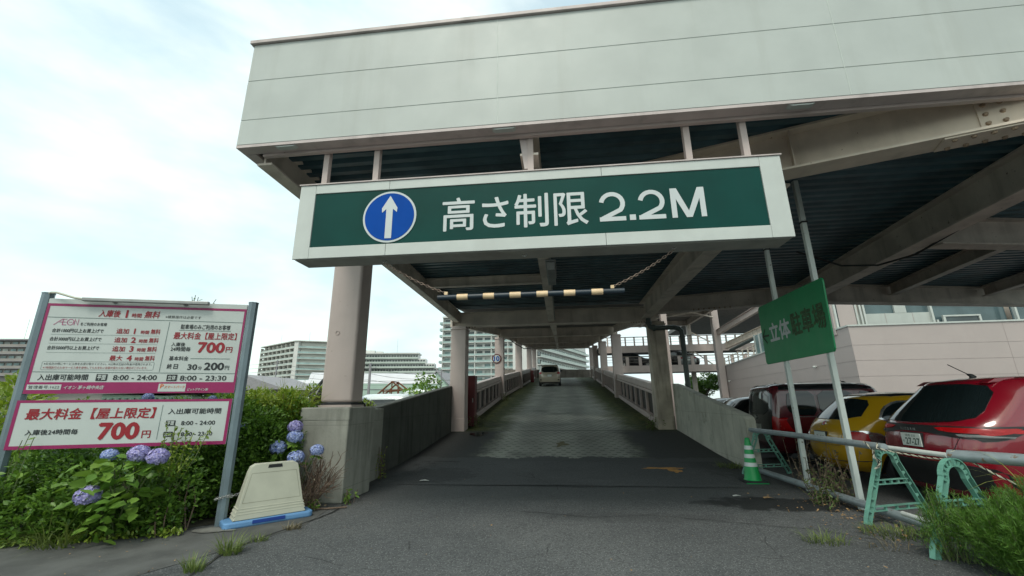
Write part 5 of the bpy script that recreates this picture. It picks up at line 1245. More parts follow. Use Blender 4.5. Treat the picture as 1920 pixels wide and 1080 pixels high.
# long pale sheds
def shed(p0, p1, zb_, ze, zr, dep, lab):
    t = thing('shed', lab, 'shed', ((p0[0]+p1[0])/2, p0[1], 0)); p0, p1 = V((*p0, 0)), V((*p1, 0)); d = (p1-p0).normalized(); n = V((-d.y, d.x, 0))
    b = MB(); b.bar(p0+n*dep/2, p1+n*dep/2, dep, 0, ze); b.build('wall', 'shed_wall', t)
    b = MB(); rows = []
    for k in range(9):
        a = k/8; off = dep*a; z = ze+(zr-ze)*math.sin(PI*a)
        rows.append([p0-d*.3+n*(off)+V((0, 0, z+.02)), p1+d*.3+n*off+V((0, 0, z+.02))])
    b.grid(rows)
    for e in (0, 1): b.face([r[e] for r in rows])
    b.build('roof', 'shed_roof', t, smooth=True)
    b = MB()
    for z in (ze*.55, ze*.8): b.bar(p0-n*.04, p1-n*.04, .06, z, z+.08)
    b.build('rail', 'roof_grey', t)
    b = MB(); m = p0.lerp(p1, .72); b.bar(m-n*.03, m+d*1.2-n*.03, .05, ze*.6, ze*.75); b.build('sign_plate', 'chrome', t); return t
shed((-38, 62), (-20.6, 70), 0, 4.6, 6.5, 9, 'long pale shed with curved roof seen between the front pillar and first ramp column')
shed((-78, 92), (-48, 92), 0, 5.2, 7.2, 10, 'long pale shed behind the hedge, left of the front pillar')
# small house with a gable
t = thing('house', 'small pale green gabled house beside the first left ramp column', 'house', (-24, 82, 0))
b = MB(); b.prism([(-26, 0), (-21, 0), (-21, 4.6), (-23.4, 7.3), (-26, 4.6)], 'y', 80, 90); b.build('wall', 'shed_wall', t)
b = MB(); b.prism([(-26.4, 4.5), (-23.4, 7.6), (-20.6, 4.5), (-20.6, 4.3), (-23.4, 7.32), (-26.4, 4.3)], 'y', 79.6, 90.4); b.build('roof', 'roof_grey', t)
window_at(t, 'win_mid', V((-22.6, 79.98, 3.6)), V((1, 0, 0)), None, .9, 1.1)
t = thing('house', 'grey roofed low house at the left edge behind the hedge', 'house', (-62, 50, 0))
b = MB(); b.box(-66, -52, 48, 58, 0, 4); b.build('wall', 'apt_d', t)
b = MB(); b.prism([(-67, 3.9), (-59, 6.6), (-51, 3.9)], 'y', 47, 59); b.build('roof', 'roof_grey', t)
t = thing('house', 'grey low roof peeping over the hedge right of the price board', 'house', (-36, 52, 0))
b = MB(); b.box(-41, -34, 50, 58, 0, 3.4); b.build('wall', 'apt_d', t)
b = MB(); b.prism([(-42, 3.3), (-39, 5.2), (-33, 3.3)], 'y', 49, 59); b.build('roof', 'roof_grey', t)
# rusty open roof frame
t = thing('roof_frame', 'rusty bare steel gable frame beyond the dark left wall', 'frame', (-8, 20, 0))
b = MB()
for dy in (0, .8):
    b.tube([(-8.75, 20+dy, 1.85), (-8.05, 20+dy, 2.45), (-7.3, 20+dy, 1.9)], .045, 6); b.tube([(-8.5, 20+dy, 2.0), (-7.55, 20+dy, 2.08)], .03, 6)
    for x, zt in ((-8.45, 2.1), (-8.05, 2.4), (-7.7, 2.18)): b.tube([(x, 20+dy, 1.5), (x, 20+dy, zt)], .03, 6)
for x, z in ((-8.75, 1.85), (-8.05, 2.45), (-7.3, 1.9)): b.tube([(x, 20, z), (x, 20.8, z)], .03, 6)
b.build('truss', 'rust', t)
b = MB()
for x in (-8.7, -7.35):
    for y in (20, 20.8): b.tube([(x, y, 0), (x, y, 1.92)], .04, 6)
b.build('post', 'rust', t)
# utility poles and their wires
def pole(x, y, h, lab, r=.11):
    t = thing('utility_pole', lab, 'pole', (x, y, 0), 'utility poles beyond the hedge')
    b = MB(); b.cyl((x, y, 0), (x, y, h), r*1.2, r*.8, 10); b.build('post', 'roof_grey', t)
    b = MB(); b.box(x-.6, x+.6, y-.05, y+.05, h-.5, h-.4); b.build('crossarm', 'galv', t); return V((x, y, h-.4))
q0 = pole(-42.3, 60, 8.0, 'grey utility pole in front of the left corner apartment block')
q1 = pole(-18.4, 40, 5.3, 'dark utility pole just right of the front pillar', .13)
q2 = pole(-18.6, 66, 6.6, 'utility pole at the gabled house', .12)
b = MB()
for a, c in ((q0, q1), (q1, q2), (q0+V((-60, 10, 0)), q0)):
    for dz in (0, -.6, -1.2):
        b.tube([a.lerp(c, k/10)+V((0, 0, dz-4*.5*(k/10)*(1-k/10))) for k in range(11)], .018, 5)
tag(b.build('overhead_wires', 'cable'), 'thin overhead wires strung between the utility poles', 'wires')
# small teal fence or hut glimpsed between the two price panels
t = thing('roof_panel', 'pale teal corrugated hut behind the planting, glimpsed between the two price panels', 'hut', (-9.3, 9, 0))
b = MB(); b.prism([(-10.6, 0), (-8.3, 0), (-8.3, 1.62), (-10.6, 1.7)], 'y', 9, 10.5); b.build('wall', 'shed_wall', t)
b = MB()
for k in range(12): b.box(-10.55+.19*k, -10.48+.19*k, 8.96, 8.997, 0, 1.6)
b.build('rib', 'teal', t)
b = MB(); b.box(-10.75, -8.15, 8.8, 10.6, 1.70, 1.76); b.build('roof', 'roof_grey', t)

# ================================================================== supermarket building behind the parked cars
t = thing('store_building', 'pinkish panelled supermarket building with window band behind the parked cars', 'building', (30, 26, 0))
M['pink_joint'] = mat('pink_joint', (.34, .29, .275), .7)
X0 = 15.22; ztop = lambda y: 5.11-(y-24)*.026 if y < 32 else 4.9-(y-32)*.0447
hs = [0, .95, 1.75, 2.55, 3.35, 4.15]
b = MB(); b.hexa([(X0, 24, -.1), (60, 24, -.1), (60, 24.3, -.1), (X0+.3, 24.3, -.1)], [(X0, 24, 5.11), (60, 24, 5.3), (60, 24.3, 5.3), (X0+.3, 24.3, 5.11)]); b.build('wall', 'pink_wall', t)
b = MB()
ys_ = [24.002, 28, 32, 38, 44]
for ya, yb in zip(ys_, ys_[1:]): b.hexa([(X0, ya, -.1), (X0+.3, ya, -.1), (X0+.3, yb, -.1), (X0, yb, -.1)], [(X0, ya, ztop(ya)), (X0+.3, ya, ztop(ya)), (X0+.3, yb, ztop(yb)), (X0, yb, ztop(yb))])
b.build('wall', 'pink_wall', t)
b = MB()
for z in (1.72, 2.52, 3.32, 4.12): b.box(X0+.02, 60, 23.992, 24.0, z, z+.018); b.hexa([(X0-.008, 24, z), (X0, 24, z), (X0, 44, z*.93), (X0-.008, 44, z*.93)], [(X0-.008, 24, z+.018), (X0, 24, z+.018), (X0, 44, z*.93+.018), (X0-.008, 44, z*.93+.018)])
for x in (22.5, 30): b.box(x, x+.014, 23.991, 24.0, 0, 5.1)
b.build('panel_joint', 'pink_joint', t)
b = MB(); b.hexa([(X0-.05, 23.94, 5.112), (60, 23.94, 5.302), (60, 24.36, 5.302), (X0+.36, 24.36, 5.112)], [(X0-.05, 23.94, 5.19), (60, 23.94, 5.38), (60, 24.36, 5.38), (X0+.36, 24.36, 5.19)])
for ya, yb in zip(ys_, ys_[1:]): b.hexa([(X0-.05, ya, ztop(ya)+.002), (X0+.35, ya, ztop(ya)+.002), (X0+.35, yb, ztop(yb)+.002), (X0-.05, yb, ztop(yb)+.002)], [(X0-.05, ya, ztop(ya)+.08), (X0+.35, ya, ztop(ya)+.08), (X0+.35, yb, ztop(yb)+.08), (X0-.05, yb, ztop(yb)+.08)])
b.build('coping', 'frame_white', t)
b = MB(); b.box(15.9, 60, 27, 31, 0, 10.5); b.build('upper_wall', 'beam', t)
b = MB(); b.box(15.15, 16.35, 25.0, 26.9, 4.8, 9.5); b.build('pier', 'pink_wall', t, bevel=.02)
b = MB(); b.box(16.75, 20.55, 25.5, 25.6, 4.9, 6.02); b.build('spandrel', 'panel', t)
b = MB(); b.box(18.75, 19.35, 25.5, 25.6, 6.03, 8.0); b.build('pier', 'panel', t)
b = MB()
for x in (18.2, 19.6): b.box(x, x+.02, 25.492, 25.5, 4.9, 6.02)
b.build('panel_joint', 'pink_joint', t)
for x0, x1 in ((17.1, 18.75), (19.35, 20.45)):
    b = MB(); b.box(x0, x1, 25.6, 25.63, 6.0, 8); b.build('window', 'store_glass', t)
for x in (16.62, 16.85, 17.03, 20.47, 24.6):
    b = MB(); b.box(x, x+.10, 25.35, 25.5, 4.9, 8); b.build('mullion', 'frame_white', t)
b = MB(); b.box(20.6, 24.6, 25.9, 25.95, 4.9, 6.55); b.build('window', 'store_glass', t)
b = MB(); b.box(24.72, 40, 25.7, 25.75, 4.9, 8); b.build('window', 'store_glass', t)
b = MB(); b.box(20.6, 24.6, 25.75, 26.2, 6.57, 7.2); b.build('lintel', 'pink', t)
b = MB(); b.box(21.2, 21.32, 25.6, 25.7, 4.9, 5.75); b.box(23.0, 23.1, 25.6, 25.7, 4.9, 5.75); b.box(21.2, 23.1, 25.6, 25.7, 5.76, 5.84); b.box(20.85, 20.95, 25.6, 25.7, 4.9, 5.6); b.build('window_frame', 'frame_white', t)
b = MB(); b.box(21.33, 22.99, 25.66, 25.68, 4.9, 5.75); b.build('window', 'win_dark', t)
# bright vent slats left of the pier
for k in range(4):
    b = MB(); b.box(15.24, 15.34, 24.9+.55*k, 25.15+.55*k, 4.9, 6.6); b.build('mullion', 'frame_white', t)
b = MB(); b.box(15.36, 15.4, 24.9, 27, 4.9, 6.5); b.build('window', 'win_dark', t)
for y, z in ((41.0, 3.1), (27.5, 3.3), (25.6, 2.2), (26.8, 2.2), (28.2, 2.2)):
    b = MB(); b.tube([(X0, y, z), (X0-.12, y, z), (X0-.14, y, z-.1)], .035, 6); b.ball((X0-.14, y, z-.02), .09, 8); b.build('wall_lamp', 'frame_white', t)
b = MB(); b.box(15.26, 15.4, 33.5, 35, 4.85, 6.3); b.build('window', 'win_mid', t)
for y in (33.4, 34.2, 35.0):
    b = MB(); b.box(15.2, 15.45, y, y+.12, 4.85, 6.35); b.build('mullion', 'frame_white', t)

# ================================================================== far parking decks and their spiral
t = thing('parking_decks', 'open multi-level parking decks with brown railings beyond the right columns', 'car park', (11, 50, 0))
def far_deck(z0, z1, x0, x1, y0, y1, rail, m='beam'):
    b = MB(); b.box(x0, x1, y0, y1, z0+.3, z1); b.build('deck', 'deck_far', t)
    b = MB(); b.box(x0, x1, y0-.12, y0-.002, z0+.15, z1+.12); b.box(x0, x1, y0-.16, y0-.121, z0+.12, z0+.22); b.build('edge_beam', 'pink', t)
    b = MB()
    for k in range(int((x1-x0)/3)+1): b.box(x0+3*k, x0+3*k+.06, y0-.18, y0-.161, z0+.15, z1+.1)
    b.build('stiffener', 'pink', t)
    x = x0
    if rail:
        b = MB(); b.box(x0, x1, y0-.1, y0-.04, z1+1.0, z1+1.08)
        for zz in (.45, .72): b.box(x0, x1, y0-.085, y0-.055, z1+zz, z1+zz+.03)
        b.build('handrail', 'parapet', t)
        while x < x1: 
            b = MB(); b.box(x, x+(.30 if rail == 2 else .14), y0-.14, y0+.0, z1+.121, z1+.999); b.build('rail_post', 'pink', t); x += 1.3 if rail == 2 else .95
far_deck(6.35, 7.1, 4.2, 24, 47, 51, 1)
far_deck(4.15, 4.85, 4.2, 24, 45.5, 50.5, 2)
b = MB(); b.box(5.5, 14.3, 36, 48, 9.9, 10.4); b.build('deck', 'deck_far', t)
b = MB(); b.box(15.3, 26, 43.5, 62, 10.4, 10.9); b.build('deck', 'deck_far', t)
for x0, y0, x1, y1 in ((5.5, 36.2, 14.3, 36.2), (5.5, 42, 14.3, 42), (5.5, 47.6, 14.3, 47.6), (9, 36, 9, 48), (14, 36, 14, 48)):
    b = MB(); b.ibeam((x0, y0, 9.35), (x1, y1, 9.35), .55, .3); b.build('beam', 'beam_dark', t)
for (a, c) in (((6, 36, 9.1), (9, 42, 9.1)), ((9, 36, 9.1), (15, 42, 9.1)), ((9, 42, 9.1), (15, 36, 9.1)), ((13.8, 47.4, 8.8), (16, 47, 7.4)), ((13.9, 46, 6.3), (15.6, 46, 5.0))):
    b = MB(); b.tube([a, c], .06, 6); b.build('brace', 'beam', t)
for x, y, z1 in ((14.0, 47.4, 9.35), (22, 47.4, 10.4), (6.2, 47.4, 9.35)):
    b = MB(); b.box(x-.2, x+.2, y-.2, y+.2, 0, z1); b.build('column', 'beam_dark', t)
b = MB(); b.box(14.55, 15.15, 41.6, 42.2, 0, 11.3); b.build('column', 'pink_wall', t, bevel=.03)
b = MB(); b.box(15.2, 15.6, 31.5, 31.9, 4.6, 9.8); b.build('column', 'pink_wall', t)
b = MB(); b.ibeam((14.9, 41.8, 7.35), (15.2, 31.8, 8.0), .5, .3); b.build('beam', 'pink', t)
b = MB(); b.ibeam((15.6, 42, 6.1), (17, 31, 7.1), .55, .3); b.build('beam', 'beam', t)
b = MB(); b.tube([(15.6, 41, 5.85), (15.75, 40.5, 5.95), (15.9, 32, 6.6)], .14, 10); b.build('duct', 'drain', t, smooth=True)
b = MB()
for zz in (.0, .35, .7): b.tube([(15.5, 42.5, 4.55+zz), (15.5, 34, 5.05+zz)], .03, 6)
for k in range(9):
    f = k/8; b.box(15.46, 15.54, 42.5-8.5*f-.05, 42.5-8.5*f+.05, 4.4+.5*f, 5.35+.5*f)
b.build('handrail', 'beam', t)
b = MB(); b.box(15.9, 22, 33, 46, 4.2, 4.5); b.build('deck', 'deck_far', t)
# cars on the lower far deck
hatch('dark car parked on the far deck, left of the drainpipe', 'car_black', 5.9, 47.2, 4.85, rad(10), h=1.6)
van('dark boxy van parked on the far deck, right of the drainpipe', 'car_black', 10.6, 47.2, 4.85, rad(5), 1.8, 4.0)
hatch('grey car parked on the far deck near the white column', 'car_silver', 13.3, 46.2, 4.85, rad(85), h=1.5)
# ================================================================== plants
import numpy as np
def leaf_object(name, m, parent, items, wid=.5, fold=.12, droop=.15):
    """items: (position, outward direction, length); each leaf is a small folded blade"""
    n = len(items)
    if not n: return None
    P = np.array([i[0] for i in items], float); D = np.array([i[1] for i in items], float); S = np.array([i[2] for i in items], float)
    D /= np.linalg.norm(D, axis=1)[:, None]+1e-9
    rg = np.random.default_rng(n+len(name))
    up = rg.normal(size=(n, 3))*.55+np.array([0, 0, 1.0]); up -= D*np.sum(up*D, 1)[:, None]; up /= np.linalg.norm(up, axis=1)[:, None]+1e-9
    side = np.cross(D, up)
    tpl = [(0, 0, 0), (.33, .5*wid, 0), (.75, .36*wid, -droop*.4), (1, 0, -droop), (.75, -.36*wid, -droop*.4), (.33, -.5*wid, 0), (.5, 0, -fold)]
    vs = np.stack([P+S[:, None]*(D*a+side*b+up*c) for a, b, c in tpl], 1).reshape(-1, 3)
    fs = [(0, 6, 1), (1, 6, 2), (2, 6, 3), (3, 6, 4), (4, 6, 5), (5, 6, 0)]
    F = (np.array(fs)[None]+(np.arange(n)*7)[:, None, None]).reshape(-1, 3)
    me = bpy.data.meshes.new(name); loc = V((0, 0, 0))
    if parent is None:
        lo, hi = vs.min(0), vs.max(0); loc = V(((lo[0]+hi[0])/2, (lo[1]+hi[1])/2, lo[2])); vs = vs-np.array(loc)
    me.vertices.add(len(vs)); me.vertices.foreach_set('co', vs.ravel())
    me.loops.add(F.size); me.loops.foreach_set('vertex_index', F.ravel())
    me.polygons.add(len(F)); me.polygons.foreach_set('loop_start', np.arange(len(F))*3)
    me.update(calc_edges=True); me.validate(); me.materials.append(M[m])
    o = bpy.data.objects.new(name, me); col.objects.link(o); o.location = loc
    if parent:
        o.parent = parent
        if parent.name in WORLDT: o.matrix_parent_inverse = WORLDT[parent.name]
    return o
def rdir(r, zbias=0):
    while True:
        v = V((r.gauss(0, 1), r.gauss(0, 1), r.gauss(0, 1)+zbias))
        if v.length > .1: return v.normalized()
def clump_leaves(r, c, rad_, n, size, flat=1.0, zb_=.35):
    out = []
    for _ in range(n):
        d = rdir(r); k = r.uniform(.55, 1.0)**.6*(1+.28*noise.noise(V((d.x*2+c[0]*3, d.y*2+c[1]*3, d.z*2))))
        p = (c[0]+d.x*rad_*k, c[1]+d.y*rad_*k, c[2]+d.z*rad_*k*flat)
        if p[2] < .01: continue
        e = V((d.x*.8+r.gauss(0, .5), d.y*.8+r.gauss(0, .5), d.z*.4+zb_+r.gauss(0, .45)))
        out.append((p, tuple(e), size*r.uniform(.6, 1.3)))
    return out
def stems_to(b, base, tips, r=.008, wob=.05, rn=None):
    for tp in tips:
        m = V(base).lerp(V(tp), .5)+V((rn.uniform(-wob, wob), rn.uniform(-wob, wob), wob)); b.tube([base, m, tp], r, 5, True, [r, r*.8, r*.45])
def shrub(name, lab, cat, clumps, m, size, seed, dens=900, group=None, base=None, wid=.5, core=True):
    r = random.Random(seed); cx = sum(c[0] for c in clumps)/len(clumps); cy = sum(c[1] for c in clumps)/len(clumps)
    t = thing(name, lab, cat, (cx, cy, 0), group); it = []
    for (x, y, z, rr) in clumps: it += clump_leaves(r, (x, y, z), rr, int(dens*rr*rr*4), size)
    leaf_object('foliage', m, t, it, wid)
    b = MB()
    for (x, y, z, rr) in clumps[::3]:
        bx, by = x*.6+cx*.4, y*.6+cy*.4
        for k in range(2): stems_to(b, (x+r.uniform(-.1, .1), y+r.uniform(-.1, .1), 0), [(x+r.uniform(-rr, rr)*.7, y+r.uniform(-rr, rr)*.7, z+r.uniform(0, rr)*.6)], .009, .06, r)
    b.build('stem', 'twig', t)
    return t
def hedge_clumps(x0, x1, y0, y1, ztop, rr, seed, n, zmin=.2):
    r = random.Random(seed); out = []
    for i in range(n):
        x, y = r.uniform(x0, x1), r.uniform(y0, y1); z = r.uniform(zmin, 1)*(ztop(x, y)-rr*.8); out.append((x, y, max(rr*.5, z), rr*r.uniform(.75, 1.2)))
    return out
# clipped-looking dense shrub between the price board and the plinth
cl = hedge_clumps(-5.15, -4.15, 6.0, 7.0, lambda x, y: 1.50, .30, 3, 60)+hedge_clumps(-5.2, -4.5, 5.6, 6.0, lambda x, y: 1.15, .26, 5, 16)+[(-4.25, 6.1, .3, .28), (-4.35, 5.95, .5, .28), (-4.5, 5.75, .3, .3), (-4.2, 6.3, .85, .27), (-4.4, 6.0, 1.0, .26)]
shrub('leafy_shrub', 'dense small-leaved dark green shrub between the price board and the concrete plinth', 'shrub', cl, 'hedge', .055, 11, 1500)
cl = hedge_clumps(-5.3, -4.2, 6.4, 7.4, lambda x, y: 1.70, .2, 8, 40, .8)
shrub('leafy_shrub', 'lighter yellow-green shrub crowning the hedge left of the front pillar', 'shrub', cl, 'hedge_light', .06, 12, 1100)
# big hedge behind and under the price board
def bl(x): return 4.45+(x+6.45)*.338          # the board line
cl = []
rr_ = random.Random(21)
for i in range(70):
    x = rr_.uniform(-7.6, -4.35); y = bl(x)+rr_.uniform(.15, .8); cl.append((x, y, rr_.uniform(.15, .78), rr_.uniform(.18, .30)))
for i in range(40):
    x = rr_.uniform(-7.6, -4.35); y = bl(x)-rr_.uniform(.05, .30); cl.append((x, y, rr_.uniform(.08, .3), rr_.uniform(.14, .2)))
for i in range(46):
    x = rr_.uniform(-7.3, -4.4); y = bl(x)-rr_.uniform(-.02, .28); cl.append((x, y, rr_.uniform(.12, .62), rr_.uniform(.15, .24)))
shrub('leafy_shrub', 'sprawling dark green shrub filling the bed below the price board', 'shrub', cl, 'hedge', .062, 13, 1250)
cl = []
for i in range(60):
    x = rr_.uniform(-10.5, -5.2); y = rr_.uniform(6.0, 8.2); cl.append((x, y, rr_.uniform(.35, 1.25), rr_.uniform(.25, .4)))
shrub('leafy_shrub', 'tall mixed green shrub behind the price board', 'shrub', cl, 'hedge', .075, 14, 700)
cl = [(-7.55, 5.1, 1.0, .3), (-7.7, 5.3, 1.35, .32), (-7.4, 5.0, .7, .3), (-8.0, 5.6, 1.5, .35), (-7.25, 4.85, .45, .28), (-7.9, 5.2, .8, .35), (-8.3, 5.9, 1.7, .3), (-7.5, 4.7, .25, .3)]
shrub('leafy_shrub', 'light green large-leaved shrub at the left edge beside the price board post', 'shrub', cl, 'hedge_light', .12, 15, 330)
cl = [(-6.6, 4.25, .35, .22), (-6.9, 4.5, .55, .28), (-6.4, 4.2, .62, .2), (-6.3, 4.2, .22, .2), (-7.2, 4.5, .35, .3)]
shrub('leafy_shrub', 'broad-leaved green shrub overlapping the lower left corner of the price board', 'shrub', cl, 'hyd_leaf', .11, 16, 330)
# sprigs reaching up over the lower price panel
def sprig(lab, base, tips, m, size, seed, per=16, spread=.05):
    r = random.Random(seed); t = thing('plant_sprig', lab, 'plant', base); b = MB(); it = []
    for tp in tips:
        bs = V(base)+V((r.uniform(-.1, .1), r.uniform(-.03, .03), 0)); tp = V(tp); b.tube([bs, bs.lerp(tp, .5)+V((r.uniform(-.03, .03), 0, .02)), tp], .004, 5)
        for k in range(per):
            f = .25+.75*k/per; p = bs.lerp(tp, f); d = rdir(r, .4); it.append((tuple(p), tuple(d), size*r.uniform(.6, 1.2)))
    b.build('stem', 'stem', t); leaf_object('foliage', m, t, it); return t
def bp(u, off, z):       # point in front of the price board
    a = math.atan2(.77, 2.28); return (-6.45+u*math.cos(a)+off*math.sin(a), 4.45+u*math.sin(a)-off*math.cos(a), z)
sprig('small-leaved sprig growing up over the hours on the lower price panel', bp(1.85, .13, .45), [bp(1.72, .10, 1.23), bp(1.80, .11, 1.10), bp(1.88, .1, 1.15), bp(1.95, .12, 1.12), bp(1.80, .09, 1.18), bp(2.02, .1, 1.08), bp(2.2, .1, 1.16), bp(2.1, .1, 1.05), bp(1.7, .1, 1.0), bp(1.9, .13, .98), bp(2.0, .12, 1.0)], 'hedge_light', .05, 31, 30)
sprig('leaf cluster in front of the 24-hour text on the lower price panel', bp(.36, .12, .5), [bp(.36, .10, 1.13), bp(.30, .10, 1.05), bp(.42, .12, 1.08)], 'hyd_leaf', .10, 32, 6)
sprig('few leaves poking above the top edge of the price board', (-5.0, 5.25, 2.2), [(-5.0, 5.12, 2.86), (-4.9, 5.12, 2.85), (-4.7, 5.2, 2.83), (-4.95, 5.12, 2.88)], 'tree', .07, 33, 9)
# ---- hydrangeas
def flower_head(name, t, c, r_, m, seed):
    r = random.Random(seed); it = []
    for k in range(150):
        ph = math.acos(1-1.75*(k+.5)/150); th = PI*(1+5**.5)*k; d = V((math.sin(ph)*math.cos(th), math.sin(ph)*math.sin(th), math.cos(ph)))
        d2 = (d+V((r.gauss(0, .12), r.gauss(0, .12), r.gauss(0, .12)))).normalized(); p = V(c)+V((d2.x, d2.y, d2.z*.82))*r_*r.uniform(.9, 1.04)
        a = d2.cross(V((.3, .2, 1))).normalized(); b_ = d2.cross(a); a0 = r.uniform(0, PI)
        for q in range(4):
            e = a*math.cos(a0+q*PI/2)+b_*math.sin(a0+q*PI/2)+d2*.25; it.append((tuple(p), tuple(e), r_*.22, tuple(d2)))
    # petals: broad leaves facing outwards
    b = MB()
    for p, e, l, n in it:
        p, e, n = V(p), V(e), V(n); s_ = e.cross(n).normalized()*l*.5; q = p+e*l*.55
        b.face([p, q+s_, p+e*l*1.05, q-s_])
    o = b.build(name, m, t, nrm=False)
    b = MB(); b.ball(c, r_*.80, 14, (1, 1, .82)); b.build('floret_base', m, o, smooth=True); return o
def hydrangea(lab, base, heads, leaf_pts, seed, size=.13):
    r = random.Random(seed); t = thing('hydrangea', lab, 'plant', base); b = MB(); it = []
    for (c, rr, m) in heads:
        b.tube([base, V(base).lerp(V(c), .55)+V((r.uniform(-.04, .04), r.uniform(-.04, .04), .03)), c], .008, 6)
        flower_head('flower_head', t, c, rr, m, r.random())
        for k in range(7):
            a = r.uniform(0, 2*PI); it.append(((c[0], c[1], c[2]-rr*.9), (math.cos(a), math.sin(a), r.uniform(-.35, .15)), size*r.uniform(.75, 1.1)))
    for (p, n_, sp) in leaf_pts:
        b.tube([base, V(base).lerp(V(p), .5)+V((0, 0, .05)), p], .007, 5)
        for k in range(n_):
            a = r.uniform(0, 2*PI); q = (p[0]+r.gauss(0, sp), p[1]+r.gauss(0, sp), p[2]+r.gauss(0, sp*.8)); it.append((q, (math.cos(a), math.sin(a)-.3, r.uniform(-.4, .35)), size*r.uniform(.8, 1.25)))
    b.build('stem', 'stem', t); leaf_object('foliage', 'hyd_leaf', t, it, .62, .10, .25); return t
hydrangea('violet hydrangea with large bright leaves in front of the price board bed', (-4.95, 4.68, 0),
    [((-5.02, 4.36, .50), 0.113, 'petal_violet'), ((-4.72, 4.55, .90), 0.101, 'petal_violet'), ((-4.53, 4.6, .86), 0.104, 'petal_violet')],
    [((-5.0, 4.42, .68), 22, .10), ((-4.85, 4.42, .58), 26, .12), ((-4.7, 4.48, .42), 26, .12), ((-5.1, 4.42, .50), 16, .09), ((-4.8, 4.45, .25), 18, .10), ((-4.95, 4.5, .80), 8, .06), ((-4.6, 4.6, .7), 8, .08)], 41, .14)
hydrangea('blue hydrangea flowering under the price board beside the violet one', (-4.9, 4.95, 0), [((-4.88, 4.72, .86), 0.101, 'petal_blue'), ((-5.2, 4.65, .87), 0.079, 'petal_blue')], [((-4.9, 4.75, .7), 8, .08)], 42, .11)
hydrangea('blue hydrangea with five heads behind the cream signboard, before the plinth', (-3.85, 6.2, 0),
    [((-3.87, 6.08, 1.10), 0.099, 'petal_violet'), ((-3.83, 6.04, .965), 0.104, 'petal_blue'), ((-4.06, 6.02, .82), 0.109, 'petal_blue'), ((-3.73, 5.96, .695), 0.107, 'petal_blue'), ((-3.50, 6.08, .78), 0.090, 'petal_blue')],
    [((-3.85, 6.1, .85), 8, .07), ((-3.9, 6.1, .68), 8, .07), ((-3.62, 6.08, .62), 7, .06), ((-4.0, 6.05, .62), 5, .05)], 43, .11)
b_ = []
for i, (x, y, z) in enumerate(((-5.85, 5.6, 1.53), (-4.95, 5.72, 1.50), (-4.55, 5.9, 1.12))):
    t = hydrangea(('blue hydrangea head glimpsed between the two price panels', 'pale blue flower on the hedge top right of the price board', 'small pale blue flower on the hedge left of the plinth')[i], (x, y+.1, .6), [((x, y, z), .07 if i < 1 else .055, 'petal_blue')], [], 50+i, .06)
# ---- dry twiggy shrub before the plinth
t = thing('dry_shrub', 'bare brown twiggy shrub leaning against the concrete plinth', 'shrub', (-3.62, 6.15, 0)); r = random.Random(61); b = MB()
def twig(p, d, l, rad_, depth):
    q = p+d*l; m = p.lerp(q, .5)+V((r.gauss(0, .02), r.gauss(0, .02), r.gauss(0, .02)))
    if q.y > 6.43: q.y = 6.43
    if m.y > 6.44: m.y = 6.44
    b.tube([p, m, q], rad_, 5, True, [rad_, rad_*.85, rad_*.6])
    if depth:
        for _ in range(r.choice((2, 2, 3))): twig(p.lerp(q, r.uniform(.45, 1)), (d+V((r.gauss(0, .4), r.gauss(0, .25), r.gauss(.05, .35)))).normalized(), l*r.uniform(.5, .8), rad_*.62, depth-1)
for k in range(24): twig(V((-3.62+r.gauss(0, .05), 6.15+r.gauss(0, .05), 0)), V((r.gauss(.18, .38), r.gauss(.05, .2), 1)).normalized(), r.uniform(.26, .48), .011, 2)
b.build('branch', 'twig', t)
it = []
for k in range(150): it.append(((-3.6+r.gauss(0, .12), 6.13+r.gauss(0, .1), abs(r.gauss(0, .16))), tuple(rdir(r)), .05*r.uniform(.5, 1)))
leaf_object('foliage', 'dryweed', t, it)
# ---- grass and weeds
def blades(items, m, name, parent, w=.006):
    b = MB()
    for (p, d, l, bend) in items:
        p = V(p); d = V(d).normalized(); s_ = d.cross(V((0, 0, 1)))
        s_ = (s_.normalized() if s_.length > .05 else V((1, 0, 0)))*w; h = V((d.x, d.y, 0)); h = h.normalized() if h.length > .01 else V((1, 0, 0))
        row = []
        for k in range(5):
            f = k/4; q = p+d*l*f+h*bend*l*f*f-V((0, 0, bend*l*.55*f*f)); ww = 1-f*.92; row.append([q-s_*ww, q+s_*ww])
        b.grid(row)
    return b.build(name, m, parent, nrm=False)
def tuft(lab, c, n, h, spread, m, seed, bend=.5, w=.006, name='grass_tuft', cat='grass', lean=(0, 0), group=None):
    r = random.Random(seed); t = thing(name, lab, cat, (c[0], c[1], c[2] if len(c) > 2 else 0), group); z = c[2] if len(c) > 2 else 0; it = []
    for k in range(n):
        a = r.uniform(0, 2*PI); q = spread*r.random()**.6; it.append(((c[0]+math.cos(a)*q, c[1]+math.sin(a)*q*.7, z), (math.cos(a)*.35+r.gauss(0, .2)+lean[0], math.sin(a)*.35+r.gauss(0, .2)+lean[1], 1), h*r.uniform(.5, 1.15), bend*r.uniform(.3, 1.3)))
    blades(it, m, 'blade', t, w); return t
tuft('arching pale grass clump in the bed below the left end of the price board', (-5.35, 4.42), 90, .55, .22, 'grass', 71, .8, .007, lean=(.1, -.15))
tuft('tall yellow-green grass on the hedge top beside the front pillar', (-4.62, 6.95, 1.15), 170, .72, .42, 'grass_tall', 72, .35, .013)
tuft('tall seeding grass rising from the hedge right of the price board', (-5.15, 6.95, 1.15), 170, .72, .45, 'grass_tall', 73, .35, .012)
